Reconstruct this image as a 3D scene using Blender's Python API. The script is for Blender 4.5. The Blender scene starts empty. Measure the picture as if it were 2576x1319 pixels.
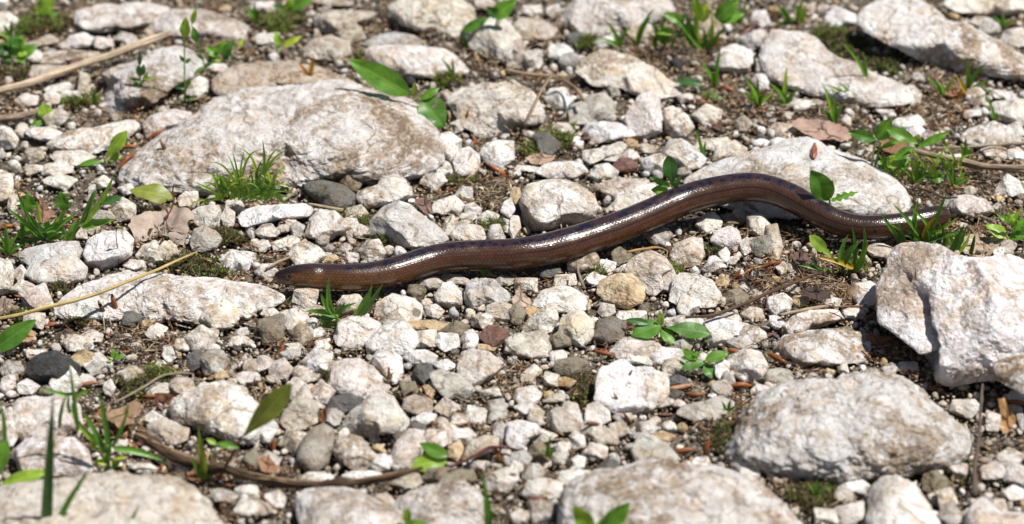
import bpy, bmesh, math, random
import numpy as np
from mathutils import Vector

# ------------------------------------------------------------------ camera, sky, sun, exposure
scene = bpy.context.scene
COL = scene.collection
ELEV = math.radians(32.0)
LENS, SENSOR = 135.0, 36.0
DIST = 1.6875
cam_d = bpy.data.cameras.new('camera')
cam_d.lens = LENS
cam_d.sensor_width = SENSOR
cam_d.clip_start = 0.05
cam_d.clip_end = 200.0
cam = bpy.data.objects.new('camera', cam_d)
cam.location = (0.0, -DIST * math.cos(ELEV), DIST * math.sin(ELEV))
cam.rotation_euler = (math.pi / 2 - ELEV, 0.0, 0.0)
COL.objects.link(cam)
scene.camera = cam
cam_d.dof.use_dof = True
cam_d.dof.focus_distance = DIST - 0.012
cam_d.dof.aperture_fstop = 8.5

SUN_DIR = Vector((0.40, -0.02, 0.90)).normalized()
world = bpy.data.worlds.new('World')
scene.world = world
world.use_nodes = True
wn = world.node_tree
sky = wn.nodes.new('ShaderNodeTexSky')
sky.sky_type = 'NISHITA'
sky.sun_disc = False
sky.sun_elevation = math.asin(SUN_DIR.z)
sky.sun_rotation = math.atan2(SUN_DIR.x, SUN_DIR.y)
wn.links.new(sky.outputs[0], wn.nodes['Background'].inputs[0])
wn.nodes['Background'].inputs[1].default_value = 0.05
sun_d = bpy.data.lights.new('sun', 'SUN')
sun_d.energy = 5.0
sun_d.angle = math.radians(0.53)
sun_d.color = (1.0, 0.965, 0.915)
sun = bpy.data.objects.new('sun', sun_d)
sun.rotation_euler = SUN_DIR.to_track_quat('Z', 'Y').to_euler()
COL.objects.link(sun)
scene.render.engine = 'CYCLES'
scene.view_settings.view_transform = 'Standard'
scene.view_settings.look = 'None'
scene.view_settings.exposure = 0.26
scene.view_settings.gamma = 1.0
scene.cycles.max_bounces = 6

# ------------------------------------------------------------------ picture-to-place helpers
VW, VH = 2575.0, 1319.0
TH = SENSOR / 2 / LENS
ASP = VH / VW
CAM = np.array(cam.location)
RT = np.array((1.0, 0.0, 0.0))
FW = np.array((0.0, math.cos(ELEV), -math.sin(ELEV)))
UP = np.array((0.0, math.sin(ELEV), math.cos(ELEV)))
ZZ = np.array((0.0, 0.0, 1.0))
COT = math.cos(ELEV) / math.sin(ELEV)


def ray(x, y):
    return FW + RT * ((2 * x / VW - 1) * TH) + UP * ((1 - 2 * y / VH) * TH * ASP)


def G(x, y, z=0.0):
    """the place on the level z that lies at (x, y) of the 2575 x 1319 view"""
    d = ray(x, y)
    return CAM + d * ((z - CAM[2]) / d[2])


def on_plane(x, y, p0, lean):
    """place at (x, y) on a plane through p0: lean 0 stands upright, lean 1 lies level"""
    n = (1 - lean) * np.array((0.0, -1.0, 0.0)) + lean * ZZ
    d = ray(x, y)
    return CAM + d * (np.dot(p0 - CAM, n) / np.dot(d, n))


def px_size(p):
    return float(np.dot(p - CAM, FW)) * 2 * TH / VW


def to_view(P):
    Q = P - CAM
    w = Q @ FW
    return np.stack([((Q @ RT) / w / TH + 1) * VW / 2, (1 - (Q @ UP) / w / TH / ASP) * VH / 2], -1)


def _hash(i, seed):
    h = np.sin(i[..., 0] * 127.1 + i[..., 1] * 311.7 + i[..., 2] * 74.7 + seed * 13.37) * 43758.5453
    return h - np.floor(h)


def vnoise(p, seed=0.0):
    i = np.floor(p)
    f = p - i
    u = f * f * (3 - 2 * f)
    out = 0
    for dx in (0, 1):
        wx = u[..., 0] if dx else 1 - u[..., 0]
        for dy in (0, 1):
            wy = u[..., 1] if dy else 1 - u[..., 1]
            for dz in (0, 1):
                wz = u[..., 2] if dz else 1 - u[..., 2]
                out = out + wx * wy * wz * _hash(i + np.array((dx, dy, dz)), seed)
    return out * 2 - 1


def fbm(p, octv=4, seed=0.0, gain=0.5):
    a, s, t = 1.0, 0.0, 0.0
    for o in range(octv):
        s = s + a * vnoise(p * (2.03 ** o) + 7.3 * o, seed + o)
        t += a
        a *= gain
    return s / t


def ridged(p, octv=3, seed=0.0):
    a, s, t = 1.0, 0.0, 0.0
    for o in range(octv):
        s = s + a * (1 - 2 * np.abs(vnoise(p * (2.1 ** o) + 3.1 * o, seed + o)))
        t += a
        a *= 0.5
    return s / t


# ------------------------------------------------------------------ materials
def new_mat(name):
    m = bpy.data.materials.new(name)
    m.use_nodes = True
    nt = m.node_tree
    return m, nt, nt.nodes['Principled BSDF']


def N(nt, typ, **kw):
    n = nt.nodes.new(typ)
    for k, v in kw.items():
        setattr(n, k, v)
    return n


def L(nt, a, b):
    nt.links.new(a, b)


def noise(nt, vec, scale, detail=5.0, rough=0.6, dist=0.0):
    n = N(nt, 'ShaderNodeTexNoise')
    n.inputs['Scale'].default_value = scale
    n.inputs['Detail'].default_value = detail
    n.inputs['Roughness'].default_value = rough
    n.inputs['Distortion'].default_value = dist
    L(nt, vec, n.inputs['Vector'])
    return n.outputs['Fac']


def ramp(nt, fac, stops):
    r = N(nt, 'ShaderNodeValToRGB')
    e = r.color_ramp.elements
    while len(e) < len(stops):
        e.new(0.5)
    for el, (p, c) in zip(e, stops):
        el.position = p
        el.color = c if len(c) == 4 else (*c, 1)
    L(nt, fac, r.inputs[0])
    return r.outputs[0]


def g1(v):
    return (v, v, v, 1)


def mixc(nt, fac, a, b, mode='MIX'):
    m = N(nt, 'ShaderNodeMix', data_type='RGBA', blend_type=mode)
    if isinstance(fac, (int, float)):
        m.inputs[0].default_value = fac
    else:
        L(nt, fac, m.inputs[0])
    for s, v in ((6, a), (7, b)):
        if isinstance(v, tuple):
            m.inputs[s].default_value = v if len(v) == 4 else (*v, 1)
        else:
            L(nt, v, m.inputs[s])
    return m.outputs[2]


def mathn(nt, op, a, b=None, clamp=False):
    m = N(nt, 'ShaderNodeMath', operation=op, use_clamp=clamp)
    for i, v in enumerate((a, b)):
        if v is None:
            continue
        if isinstance(v, (int, float)):
            m.inputs[i].default_value = v
        else:
            L(nt, v, m.inputs[i])
    return m.outputs[0]


def bump(nt, h, strength, dist, prev=None):
    b = N(nt, 'ShaderNodeBump')
    b.inputs['Strength'].default_value = strength
    b.inputs['Distance'].default_value = dist
    L(nt, h, b.inputs['Height'])
    if prev is not None:
        L(nt, prev, b.inputs['Normal'])
    return b.outputs[0]


def stone_material(name, per_object, stain=0.5):
    """weathered limestone: the stone's own tint, broken by lichen-brown stains, ochre veins, pits and grain"""
    m, nt, bs = new_mat(name)
    tc = N(nt, 'ShaderNodeTexCoord')
    oi = N(nt, 'ShaderNodeObjectInfo')
    add = N(nt, 'ShaderNodeVectorMath', operation='ADD')
    L(nt, tc.outputs['Object'], add.inputs[0])
    if per_object:
        sc = N(nt, 'ShaderNodeVectorMath', operation='SCALE')
        sc.inputs[0].default_value = (3.1, 5.7, 4.3)
        L(nt, oi.outputs['Random'], sc.inputs['Scale'])
        L(nt, sc.outputs[0], add.inputs[1])
        tint = oi.outputs['Color']
    else:
        at = N(nt, 'ShaderNodeAttribute', attribute_name='tint')
        tint = at.outputs['Color']
    v = add.outputs[0]
    n_big = noise(nt, v, 26.0, 4, 0.6, 0.8)
    n_mid = noise(nt, v, 120.0, 6, 0.68, 0.7)
    n_mot = noise(nt, v, 230.0, 4, 0.62, 0.6)
    n_fine = noise(nt, v, 520.0, 3, 0.62, 0.3)
    n_grain = noise(nt, v, 1900.0, 2, 0.6)
    if per_object:
        amt = mathn(nt, 'ADD', mathn(nt, 'MULTIPLY', mathn(nt, 'FRACT', mathn(nt, 'MULTIPLY', oi.outputs['Random'], 7.31)), 0.75 * stain), 0.45 * stain)
    else:
        amt = stain
    # pink-grey and white areas of the stone itself
    c = mixc(nt, ramp(nt, n_mid, [(0.40, g1(1.0)), (0.52, g1(0.0))]), mixc(nt, 1.0, tint, (1.10, 1.10, 1.11), 'MULTIPLY'), mixc(nt, 1.0, tint, (0.86, 0.80, 0.755), 'MULTIPLY'))
    # warm ochre tinges, cloudy
    n_o = noise(nt, v, 70.0, 5, 0.65, 0.8)
    om = ramp(nt, n_o, [(0.53, g1(0.0)), (0.66, g1(1.0))])
    c = mixc(nt, mathn(nt, 'MULTIPLY', om, 0.62), c, mixc(nt, 1.0, tint, (0.98, 0.77, 0.52), 'MULTIPLY'))
    # tan film of dried dirt
    dm = ramp(nt, mathn(nt, 'ADD', mathn(nt, 'MULTIPLY', n_big, 0.62), mathn(nt, 'MULTIPLY', n_mot, 0.38)), [(0.51, g1(0.0)), (0.56, g1(1.0))])
    c = mixc(nt, mathn(nt, 'MULTIPLY', dm, mathn(nt, 'MULTIPLY', amt, 0.75)), c, mixc(nt, 1.0, tint, (0.64, 0.52, 0.395), 'MULTIPLY'))
    # dark brown weathering, broken up by the fine noise
    w = mathn(nt, 'ADD', mathn(nt, 'MULTIPLY', n_big, 0.60), mathn(nt, 'MULTIPLY', n_fine, 0.40))
    wm = ramp(nt, w, [(0.548, g1(0.0)), (0.60, g1(1.0))])
    c = mixc(nt, mathn(nt, 'MULTIPLY', wm, mathn(nt, 'MULTIPLY', amt, 0.9, True)), c, mixc(nt, 1.0, tint, (0.36, 0.26, 0.165), 'MULTIPLY'))
    # small dark pits and pale crystal flecks
    vo = N(nt, 'ShaderNodeTexVoronoi', feature='F1')
    vo.inputs['Scale'].default_value = 420.0
    L(nt, v, vo.inputs['Vector'])
    pit = ramp(nt, vo.outputs['Distance'], [(0.10, g1(1.0)), (0.30, g1(0.0))])
    pm = mathn(nt, 'MULTIPLY', pit, ramp(nt, n_mid, [(0.52, g1(0.0)), (0.62, g1(0.9))]))
    # thin cracks
    vd = N(nt, 'ShaderNodeTexVoronoi', feature='DISTANCE_TO_EDGE')
    vd.inputs['Scale'].default_value = 34.0
    wv = N(nt, 'ShaderNodeVectorMath', operation='ADD')
    ws = N(nt, 'ShaderNodeVectorMath', operation='SCALE')
    ws.inputs['Scale'].default_value = 0.03
    wz = N(nt, 'ShaderNodeTexNoise')
    wz.inputs['Scale'].default_value = 55.0
    wz.inputs['Detail'].default_value = 5.0
    L(nt, v, wz.inputs['Vector'])
    L(nt, wz.outputs['Color'], ws.inputs[0])
    L(nt, v, wv.inputs[0])
    L(nt, ws.outputs[0], wv.inputs[1])
    L(nt, wv.outputs[0], vd.inputs['Vector'])
    crack = mathn(nt, 'MULTIPLY', ramp(nt, vd.outputs['Distance'], [(0.0, g1(1.0)), (0.035, g1(0.0))]), ramp(nt, n_o, [(0.44, g1(0.0)), (0.54, g1(0.85))]))
    c = mixc(nt, crack, c, mixc(nt, 1.0, tint, (0.34, 0.25, 0.17), 'MULTIPLY'))
    c = mixc(nt, pm, c, mixc(nt, 1.0, tint, (0.33, 0.24, 0.16), 'MULTIPLY'))
    fl = ramp(nt, n_mot, [(0.30, g1(0.8)), (0.43, g1(0.0))])
    c = mixc(nt, fl, c, mixc(nt, 1.0, tint, (1.24, 1.27, 1.31), 'MULTIPLY'))
    L(nt, c, bs.inputs['Base Color'])
    bs.inputs['Roughness'].default_value = 0.70
    bs.inputs['Specular IOR Level'].default_value = 0.35
    vc = N(nt, 'ShaderNodeTexVoronoi', feature='F1')
    vc.inputs['Scale'].default_value = 105.0
    dv = N(nt, 'ShaderNodeVectorMath', operation='ADD')
    sv_ = N(nt, 'ShaderNodeVectorMath', operation='SCALE')
    sv_.inputs['Scale'].default_value = 0.006
    nz = N(nt, 'ShaderNodeTexNoise')
    nz.inputs['Scale'].default_value = 160.0
    nz.inputs['Detail'].default_value = 4.0
    L(nt, v, nz.inputs['Vector'])
    L(nt, nz.outputs['Color'], sv_.inputs[0])
    L(nt, v, dv.inputs[0])
    L(nt, sv_.outputs[0], dv.inputs[1])
    L(nt, dv.outputs[0], vc.inputs['Vector'])
    b0 = bump(nt, vc.outputs['Distance'], 0.8, 0.0024)
    b1 = bump(nt, n_mid, 0.9, 0.0042, b0)
    b2 = bump(nt, n_mot, 0.8, 0.0018, b1)
    b3 = bump(nt, n_fine, 0.6, 0.0008, b2)
    b3 = bump(nt, n_grain, 0.5, 0.0004, b3)
    b4 = bump(nt, pm, -0.6, 0.0010, b3)
    b4 = bump(nt, crack, -0.8, 0.0016, b4)
    L(nt, b4, bs.inputs['Normal'])
    return m


M = {}
M['stone'] = stone_material('limestone', True, 0.8)
M['stone_big'] = stone_material('weathered_limestone', True, 1.15)
M['gravel'] = stone_material('gravel_stone', False, 0.5)


def soil_material():
    m, nt, bs = new_mat('soil')
    tc = N(nt, 'ShaderNodeTexCoord')
    v = tc.outputs['Object']
    a = noise(nt, v, 90.0, 6, 0.7)
    b = noise(nt, v, 700.0, 4, 0.7)
    c = ramp(nt, a, [(0.32, (0.030, 0.021, 0.014)), (0.50, (0.090, 0.067, 0.047)), (0.64, (0.24, 0.195, 0.145))])
    g = ramp(nt, b, [(0.55, g1(0.0)), (0.68, g1(1.0))])
    c = mixc(nt, mathn(nt, 'MULTIPLY', g, 0.75), c, (0.40, 0.35, 0.285))
    L(nt, c, bs.inputs['Base Color'])
    bs.inputs['Roughness'].default_value = 0.85
    bs.inputs['Specular IOR Level'].default_value = 0.25
    b1 = bump(nt, a, 0.8, 0.004)
    L(nt, bump(nt, b, 0.9, 0.0014, b1), bs.inputs['Normal'])
    return m


M['soil'] = soil_material()


def leaf_material(name, trans, rough, spec=0.45, vein=0.35):
    """leaf blade: object tint, paler midrib and side veins along the blade, light shining through"""
    m, nt, bs = new_mat(name)
    oi = N(nt, 'ShaderNodeObjectInfo')
    tc = N(nt, 'ShaderNodeTexCoord')
    sep = N(nt, 'ShaderNodeSeparateXYZ')
    L(nt, tc.outputs['UV'], sep.inputs[0])
    x = mathn(nt, 'ABSOLUTE', mathn(nt, 'SUBTRACT', sep.outputs[0], 0.5))
    rib = ramp(nt, x, [(0.02, g1(1.0)), (0.06, g1(0.0))])
    side = mathn(nt, 'SINE', mathn(nt, 'MULTIPLY', mathn(nt, 'SUBTRACT', sep.outputs[1], mathn(nt, 'MULTIPLY', x, 0.55)), 52.0))
    sv = ramp(nt, side, [(0.86, g1(0.0)), (1.0, g1(0.6))])
    n1 = noise(nt, tc.outputs['Object'], 260.0, 4, 0.6)
    var = ramp(nt, n1, [(0.3, g1(0.72)), (0.7, g1(1.2))])
    c = mixc(nt, 1.0, oi.outputs['Color'], var, 'MULTIPLY')
    vm = mathn(nt, 'MULTIPLY', mathn(nt, 'MAXIMUM', rib, sv), vein)
    c = mixc(nt, vm, c, mixc(nt, 1.0, oi.outputs['Color'], (2.0, 1.75, 2.0), 'MULTIPLY'))
    nw = noise(nt, tc.outputs['Object'], 170.0, 5, 0.7, 0.5)
    c = mixc(nt, ramp(nt, nw, [(0.60, g1(0.0)), (0.70, g1(0.55))]), c, mixc(nt, 1.0, oi.outputs['Color'], (2.2, 1.25, 1.4), 'MULTIPLY'))
    c = mixc(nt, ramp(nt, nw, [(0.27, g1(0.8)), (0.33, g1(0.0))]), c, (0.10, 0.06, 0.03))
    L(nt, c, bs.inputs['Base Color'])
    bs.inputs['Roughness'].default_value = rough
    bs.inputs['Specular IOR Level'].default_value = spec
    bn = bump(nt, sv, -0.35, 0.0006, bump(nt, n1, 0.3, 0.0008))
    L(nt, bn, bs.inputs['Normal'])
    tr = N(nt, 'ShaderNodeBsdfTranslucent')
    L(nt, mixc(nt, 1.0, c, (1.5, 1.55, 0.7), 'MULTIPLY'), tr.inputs['Color'])
    mx = N(nt, 'ShaderNodeMixShader')
    mx.inputs[0].default_value = trans
    L(nt, bs.outputs[0], mx.inputs[1])
    L(nt, tr.outputs[0], mx.inputs[2])
    L(nt, mx.outputs[0], nt.nodes['Material Output'].inputs[0])
    return m


M['leaf'] = leaf_material('green_leaf', 0.32, 0.42)
M['grass'] = leaf_material('grass_blade', 0.34, 0.38, 0.5, 0.15)
M['dead'] = leaf_material('dead_leaf', 0.18, 0.7, 0.25, 0.12)
M['moss'] = leaf_material('moss', 0.30, 0.6, 0.3, 0.0)


def shoot_material(name, c):
    m, nt, bs = new_mat(name)
    tc = N(nt, 'ShaderNodeTexCoord')
    n1 = noise(nt, tc.outputs['Object'], 400.0, 3, 0.6)
    L(nt, mixc(nt, 1.0, (*c, 1), ramp(nt, n1, [(0.3, g1(0.55)), (0.7, g1(1.4))]), 'MULTIPLY'), bs.inputs['Base Color'])
    bs.inputs['Roughness'].default_value = 0.65
    return m


M['moss_green'] = shoot_material('moss_green', (0.17, 0.26, 0.025))
M['moss_brown'] = shoot_material('moss_brown', (0.085, 0.055, 0.022))


def simple_material(name, rough, spec, streak, bumpy, per_object=True):
    m, nt, bs = new_mat(name)
    tc = N(nt, 'ShaderNodeTexCoord')
    if per_object:
        tint = N(nt, 'ShaderNodeObjectInfo').outputs['Color']
    else:
        tint = N(nt, 'ShaderNodeAttribute', attribute_name='tint').outputs['Color']
    mp = N(nt, 'ShaderNodeMapping')
    mp.inputs['Scale'].default_value = (13.0, 3.5, 1.0) if streak else (1, 1, 1)
    L(nt, tc.outputs['UV' if streak else 'Object'], mp.inputs[0])
    n1 = noise(nt, mp.outputs[0], 1.0 if streak else 500.0, 5, 0.65)
    n2 = noise(nt, tc.outputs['Object'], 160.0, 4, 0.6)
    var = ramp(nt, n1, [(0.34, g1(0.32)), (0.5, g1(0.95)), (0.64, g1(1.7))])
    c = mixc(nt, 1.0, tint, var, 'MULTIPLY')
    c = mixc(nt, 1.0, c, ramp(nt, n2, [(0.3, g1(0.72)), (0.7, g1(1.15))]), 'MULTIPLY')
    L(nt, c, bs.inputs['Base Color'])
    bs.inputs['Roughness'].default_value = rough
    bs.inputs['Specular IOR Level'].default_value = spec
    L(nt, bump(nt, n1, 0.7, bumpy), bs.inputs['Normal'])
    return m


M['wood'] = simple_material('dry_stem', 0.75, 0.25, True, 0.0010)
M['bud'] = simple_material('bud_scale', 0.34, 0.5, True, 0.0004)
M['litter'] = simple_material('plant_litter', 0.7, 0.3, False, 0.0005, False)

# ------------------------------------------------------------------ object helpers
TONE = {
    'w': (0.71, 0.69, 0.655), 'c': (0.66, 0.62, 0.56), 'b': (0.53, 0.475, 0.40), 'g': (0.47, 0.45, 0.415),
    'd': (0.125, 0.122, 0.112), 'k': (0.045, 0.048, 0.052), 'r': (0.19, 0.105, 0.085), 'y': (0.53, 0.405, 0.245),
    'p': (0.66, 0.605, 0.56), 'o': (0.25, 0.215, 0.155), 't': (0.47, 0.47, 0.435), 's': (0.61, 0.55, 0.475)}
TWORD = {'w': 'chalk-white', 'c': 'cream', 'b': 'beige', 'g': 'pale grey', 'd': 'dark grey', 'k': 'blackish', 'r': 'reddish-brown',
         'y': 'ochre-tinged', 'p': 'pinkish', 'o': 'olive-brown', 't': 'glassy grey', 's': 'sandy'}


def jitter(c, rnd, a=0.07):
    f = 1 + rnd.uniform(-a, a)
    return (min(0.8, c[0] * f * (1 + rnd.uniform(-0.02, 0.02))), min(0.8, c[1] * f), min(0.8, c[2] * f * (1 + rnd.uniform(-0.05, 0.05))))


def obj(name, me, mat, parent=None, color=None, label=None, cat=None, group=None, kind=None):
    o = bpy.data.objects.new(name, me)
    COL.objects.link(o)
    if me is not None and mat is not None and not me.materials:
        me.materials.append(mat)
    if parent is not None:
        o.parent = parent
    if color is not None:
        o.color = (*color[:3], 1)
    if label:
        o['label'] = label
    if cat:
        o['category'] = cat
    if group:
        o['group'] = group
    if kind:
        o['kind'] = kind
    return o


def thing(name, loc, label, cat, group=None):
    o = obj(name, None, None, None, None, label, cat, group)
    o.location = Vector(loc)
    o.empty_display_size = 0.01
    return o


def mesh_from(name, V, F, smooth=True, uv=None):
    me = bpy.data.meshes.new(name)
    me.from_pydata([tuple(v) for v in V], [], F)
    if smooth:
        me.polygons.foreach_set('use_smooth', [True] * len(me.polygons))
    if uv is not None:
        ul = me.uv_layers.new(name='UVMap')
        li = np.empty(len(me.loops), dtype=np.int32)
        me.loops.foreach_get('vertex_index', li)
        ul.data.foreach_set('uv', np.asarray(uv, dtype=np.float32)[li].ravel())
    me.update()
    return me


_ico = {}


def ico(level):
    if level not in _ico:
        bm = bmesh.new()
        bmesh.ops.create_icosphere(bm, subdivisions=level, radius=1.0)
        me = bpy.data.meshes.new('sphere_template')
        bm.to_mesh(me)
        bm.free()
        me.polygons.foreach_set('use_smooth', [True] * len(me.polygons))
        co = np.empty(len(me.vertices) * 3)
        me.vertices.foreach_get('co', co)
        co = co.reshape(-1, 3)
        fa = np.empty(len(me.polygons) * 3, dtype=np.int32)
        me.polygons.foreach_get('vertices', fa)
        _ico[level] = (me, co / np.linalg.norm(co, axis=1, keepdims=True), fa.reshape(-1, 3))
    return _ico[level]


# ------------------------------------------------------------------ rocks
MASKS = 5
MX0, MY0 = -1000, -600
mask = np.zeros((int(3000 / MASKS), int(4700 / MASKS)), dtype=bool)
ROCKS = []       # (view x, view y, radius) of every stone that stands as its own object


def poly_mask(poly, shrink=0.9):
    p = np.asarray(poly, float)
    c = p.mean(0)
    p = c + (p - c) * shrink
    q = (p - np.array((MX0, MY0))) / MASKS
    x0, y0 = np.floor(q.min(0)).astype(int)
    x1, y1 = np.ceil(q.max(0)).astype(int) + 1
    x0, y0 = max(0, x0), max(0, y0)
    x1, y1 = min(mask.shape[1], x1), min(mask.shape[0], y1)
    if x1 <= x0 or y1 <= y0:
        return
    X, Y = np.meshgrid(np.arange(x0, x1) + 0.5, np.arange(y0, y1) + 0.5)
    ins = np.zeros(X.shape, bool)
    n = len(q)
    for i in range(n):
        ax, ay = q[i]
        bx, by = q[(i + 1) % n]
        cond = (ay > Y) != (by > Y)
        with np.errstate(divide='ignore', invalid='ignore'):
            xi = (bx - ax) * (Y - ay) / (by - ay) + ax
        ins ^= cond & (X < xi)
    mask[y0:y1, x0:x1] |= ins


def polytope(dirs, rs, nplanes, sharp, lo, hi):
    n = rs.normal(size=(nplanes, 3))
    n /= np.linalg.norm(n, axis=1, keepdims=True)
    d = rs.uniform(lo, hi, nplanes)
    t = np.maximum(dirs @ n.T, 0.0) / d
    return (1.0 + (t ** sharp).sum(1)) ** (-1.0 / sharp)


def polar(poly, cx, cy, nb=120):
    """outline radius per direction, seen from the middle of the stone"""
    p = np.asarray(poly, float) - np.array((cx, cy))
    p[:, 1] *= -1
    th = (np.arange(nb) + 0.5) / nb * 2 * math.pi - math.pi
    r = np.zeros(nb)
    n = len(p)
    for i, t in enumerate(th):
        d = (math.cos(t), math.sin(t))
        best = 0
        for j in range(n):
            a, b = p[j], p[(j + 1) % n]
            e = b - a
            den = d[0] * e[1] - d[1] * e[0]
            if abs(den) < 1e-9:
                continue
            u = (a[0] * e[1] - a[1] * e[0]) / den
            v = (a[0] * d[1] - a[1] * d[0]) / den
            if u > 0 and -1e-6 <= v <= 1 + 1e-6:
                best = max(best, u)
        r[i] = best if best > 0 else (r[i - 1] if i else 1.0)
    return th, r


def circ_smooth(r, k):
    if k <= 0:
        return r
    kern = np.hanning(2 * k + 3)[1:-1]
    kern /= kern.sum()
    rr = np.concatenate([r[-k:], r, r[:k]])
    return np.convolve(rr, kern, 'valid')


def rock_shape(poly, level, seed, tilt=0.55, deep=0.85, sharp=16, planes=13, rough=0.035, sink=0.12, ridge=0.0, strata=0.0, raise_z=0.0,
               pits=(), lo=0.54):
    rs = np.random.RandomState(seed)
    p = np.asarray(poly, float)
    x, y = p[:, 0], p[:, 1]
    x2, y2 = np.roll(x, -1), np.roll(y, -1)
    cr = x * y2 - x2 * y
    A = cr.sum() / 2
    cx, cy = ((x + x2) * cr).sum() / (6 * A), ((y + y2) * cr).sum() / (6 * A)
    rm = math.sqrt(abs(A) / math.pi)
    th, rp = polar(p, cx, cy)
    rp = circ_smooth(rp, 1)
    me0, dirs, _ = ico(level)
    if sharp > 10:
        sharp = sharp * 2.2
    rr = polytope(dirs, rs, planes, sharp, lo, 0.95)
    q = dirs * rr[:, None]
    nb = len(th)
    ang = np.arctan2(q[:, 1], q[:, 0])
    rho = np.hypot(q[:, 0], q[:, 1])
    bins = np.clip(((ang + math.pi) / (2 * math.pi) * nb).astype(int), 0, nb - 1)
    rmax = np.zeros(nb)
    np.maximum.at(rmax, bins, rho)
    good = rmax > 0.3
    rmax = np.interp(np.arange(nb), np.arange(nb)[good], rmax[good], period=nb)
    rmax = circ_smooth(np.maximum(rmax, np.maximum(np.roll(rmax, 1), np.roll(rmax, -1))), 2)
    F = np.fft.rfft(rp / rmax)
    F[3:] = 0
    low = np.fft.irfft(F, nb)
    fi = (ang + math.pi) / (2 * math.pi) * nb - 0.5
    sc_hi = np.interp(fi, np.arange(nb), rp / rmax, period=nb)
    sc_lo = np.interp(fi, np.arange(nb), low, period=nb)
    m = np.clip((rho - 0.25) / 0.65, 0, 1)
    m = m * m * (3 - 2 * m)
    sc = sc_lo * (1 - m) + sc_hi * m
    X, Y, Z = q[:, 0] * sc, q[:, 1] * sc, q[:, 2] * deep * rm
    # surface relief
    nrm = dirs / np.linalg.norm(dirs, axis=1, keepdims=True)
    base = np.stack([X, Y, Z], 1) / rm
    off = rs.uniform(-50, 50, 3)
    disp = rough * (1.6 * fbm(base * 1.9 + off, 3, seed % 97) + 1.0 * fbm(base * 6.0 + off, 5, seed % 89, 0.62))
    if level >= 6:
        disp = disp + rough * 0.55 * fbm(base * 19.0 + off, 4, seed % 79, 0.6)
        # shallow chipped facets: each place keeps the height of its own broken flake
        cell = np.floor(base * 3.1 + 0.35 * np.stack([vnoise(base * 2.7 + off + j * 5.1, 1.0) for j in range(3)], 1) + off)
        disp = disp + rough * 0.30 * (_hash(cell, 3.0) - 0.5)
    if ridge:
        disp = disp - ridge * np.maximum(0, ridged(base * 2.3 + off, 3, seed % 83) - 0.25)
    if strata:
        a = rs.uniform(-0.3, 0.3)
        lay = base[:, 1] * math.cos(a) + base[:, 0] * math.sin(a) + 0.16 * fbm(base * 2.2 + off, 3, 5.0)
        s = lay * 5.0
        disp = disp + strata * (np.abs((s - np.floor(s)) - 0.5) * 2 - 0.5) * (0.5 + 0.5 * vnoise(base * 1.7 + off))
    for (hx, hy, hr, hd) in pits:
        d2 = ((X - (hx - cx)) ** 2 + (Y - (cy - hy)) ** 2) / (hr * hr)
        d2 = d2 * (1 + 0.5 * vnoise(base * 4 + off))
        disp = disp - hd * np.exp(-d2) * (nrm[:, 2] > -0.2)
    X = X + nrm[:, 0] * disp * rm
    Y = Y + nrm[:, 1] * disp * rm
    Z = Z + nrm[:, 2] * disp * rm
    k = tilt * COT
    ybot = y.max()
    g = G(cx, ybot, 0.0)
    s = px_size(g)
    hv = (ybot - cy) * s
    zc = hv * (UP[2] + k * FW[2]) - sink * rm * s + raise_z
    c = G(cx, cy, zc)
    s = px_size(c)
    T = UP + k * FW
    P = c + s * (X[:, None] * RT + Y[:, None] * T - Z[:, None] * FW)
    org = np.array((c[0], c[1], 0.0))
    return P - org, org, rm, (cx, cy)


def rock(name, poly, seed, tone, label, cat='rock', group=None, level=None, mat=None, tint=None, landmark=True, **kw):
    p = np.asarray(poly, float)
    ext = max(np.ptp(p[:, 0]), np.ptp(p[:, 1]))
    if level is None:
        level = 7 if ext > 600 else 6 if ext > 215 else 5 if ext > 88 else 4
    P, org, rm, c = rock_shape(poly, level, seed, **kw)
    me = ico(level)[0].copy()
    me.name = name
    me.vertices.foreach_set('co', P.ravel())
    if kw.get('sharp', 16) > 12:
        me.polygons.foreach_set('use_smooth', [False] * len(me.polygons))
    me.update()
    rnd = random.Random(seed)
    o = obj(name, me, mat or (M['stone_big'] if ext > 150 else M['stone']), None, tint or jitter(TONE[tone], rnd), label, cat, group)
    o.location = Vector(org)
    poly_mask(poly, 0.83)
    ROCKS.append((o, rm, c[0], c[1]))
    return o

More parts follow.
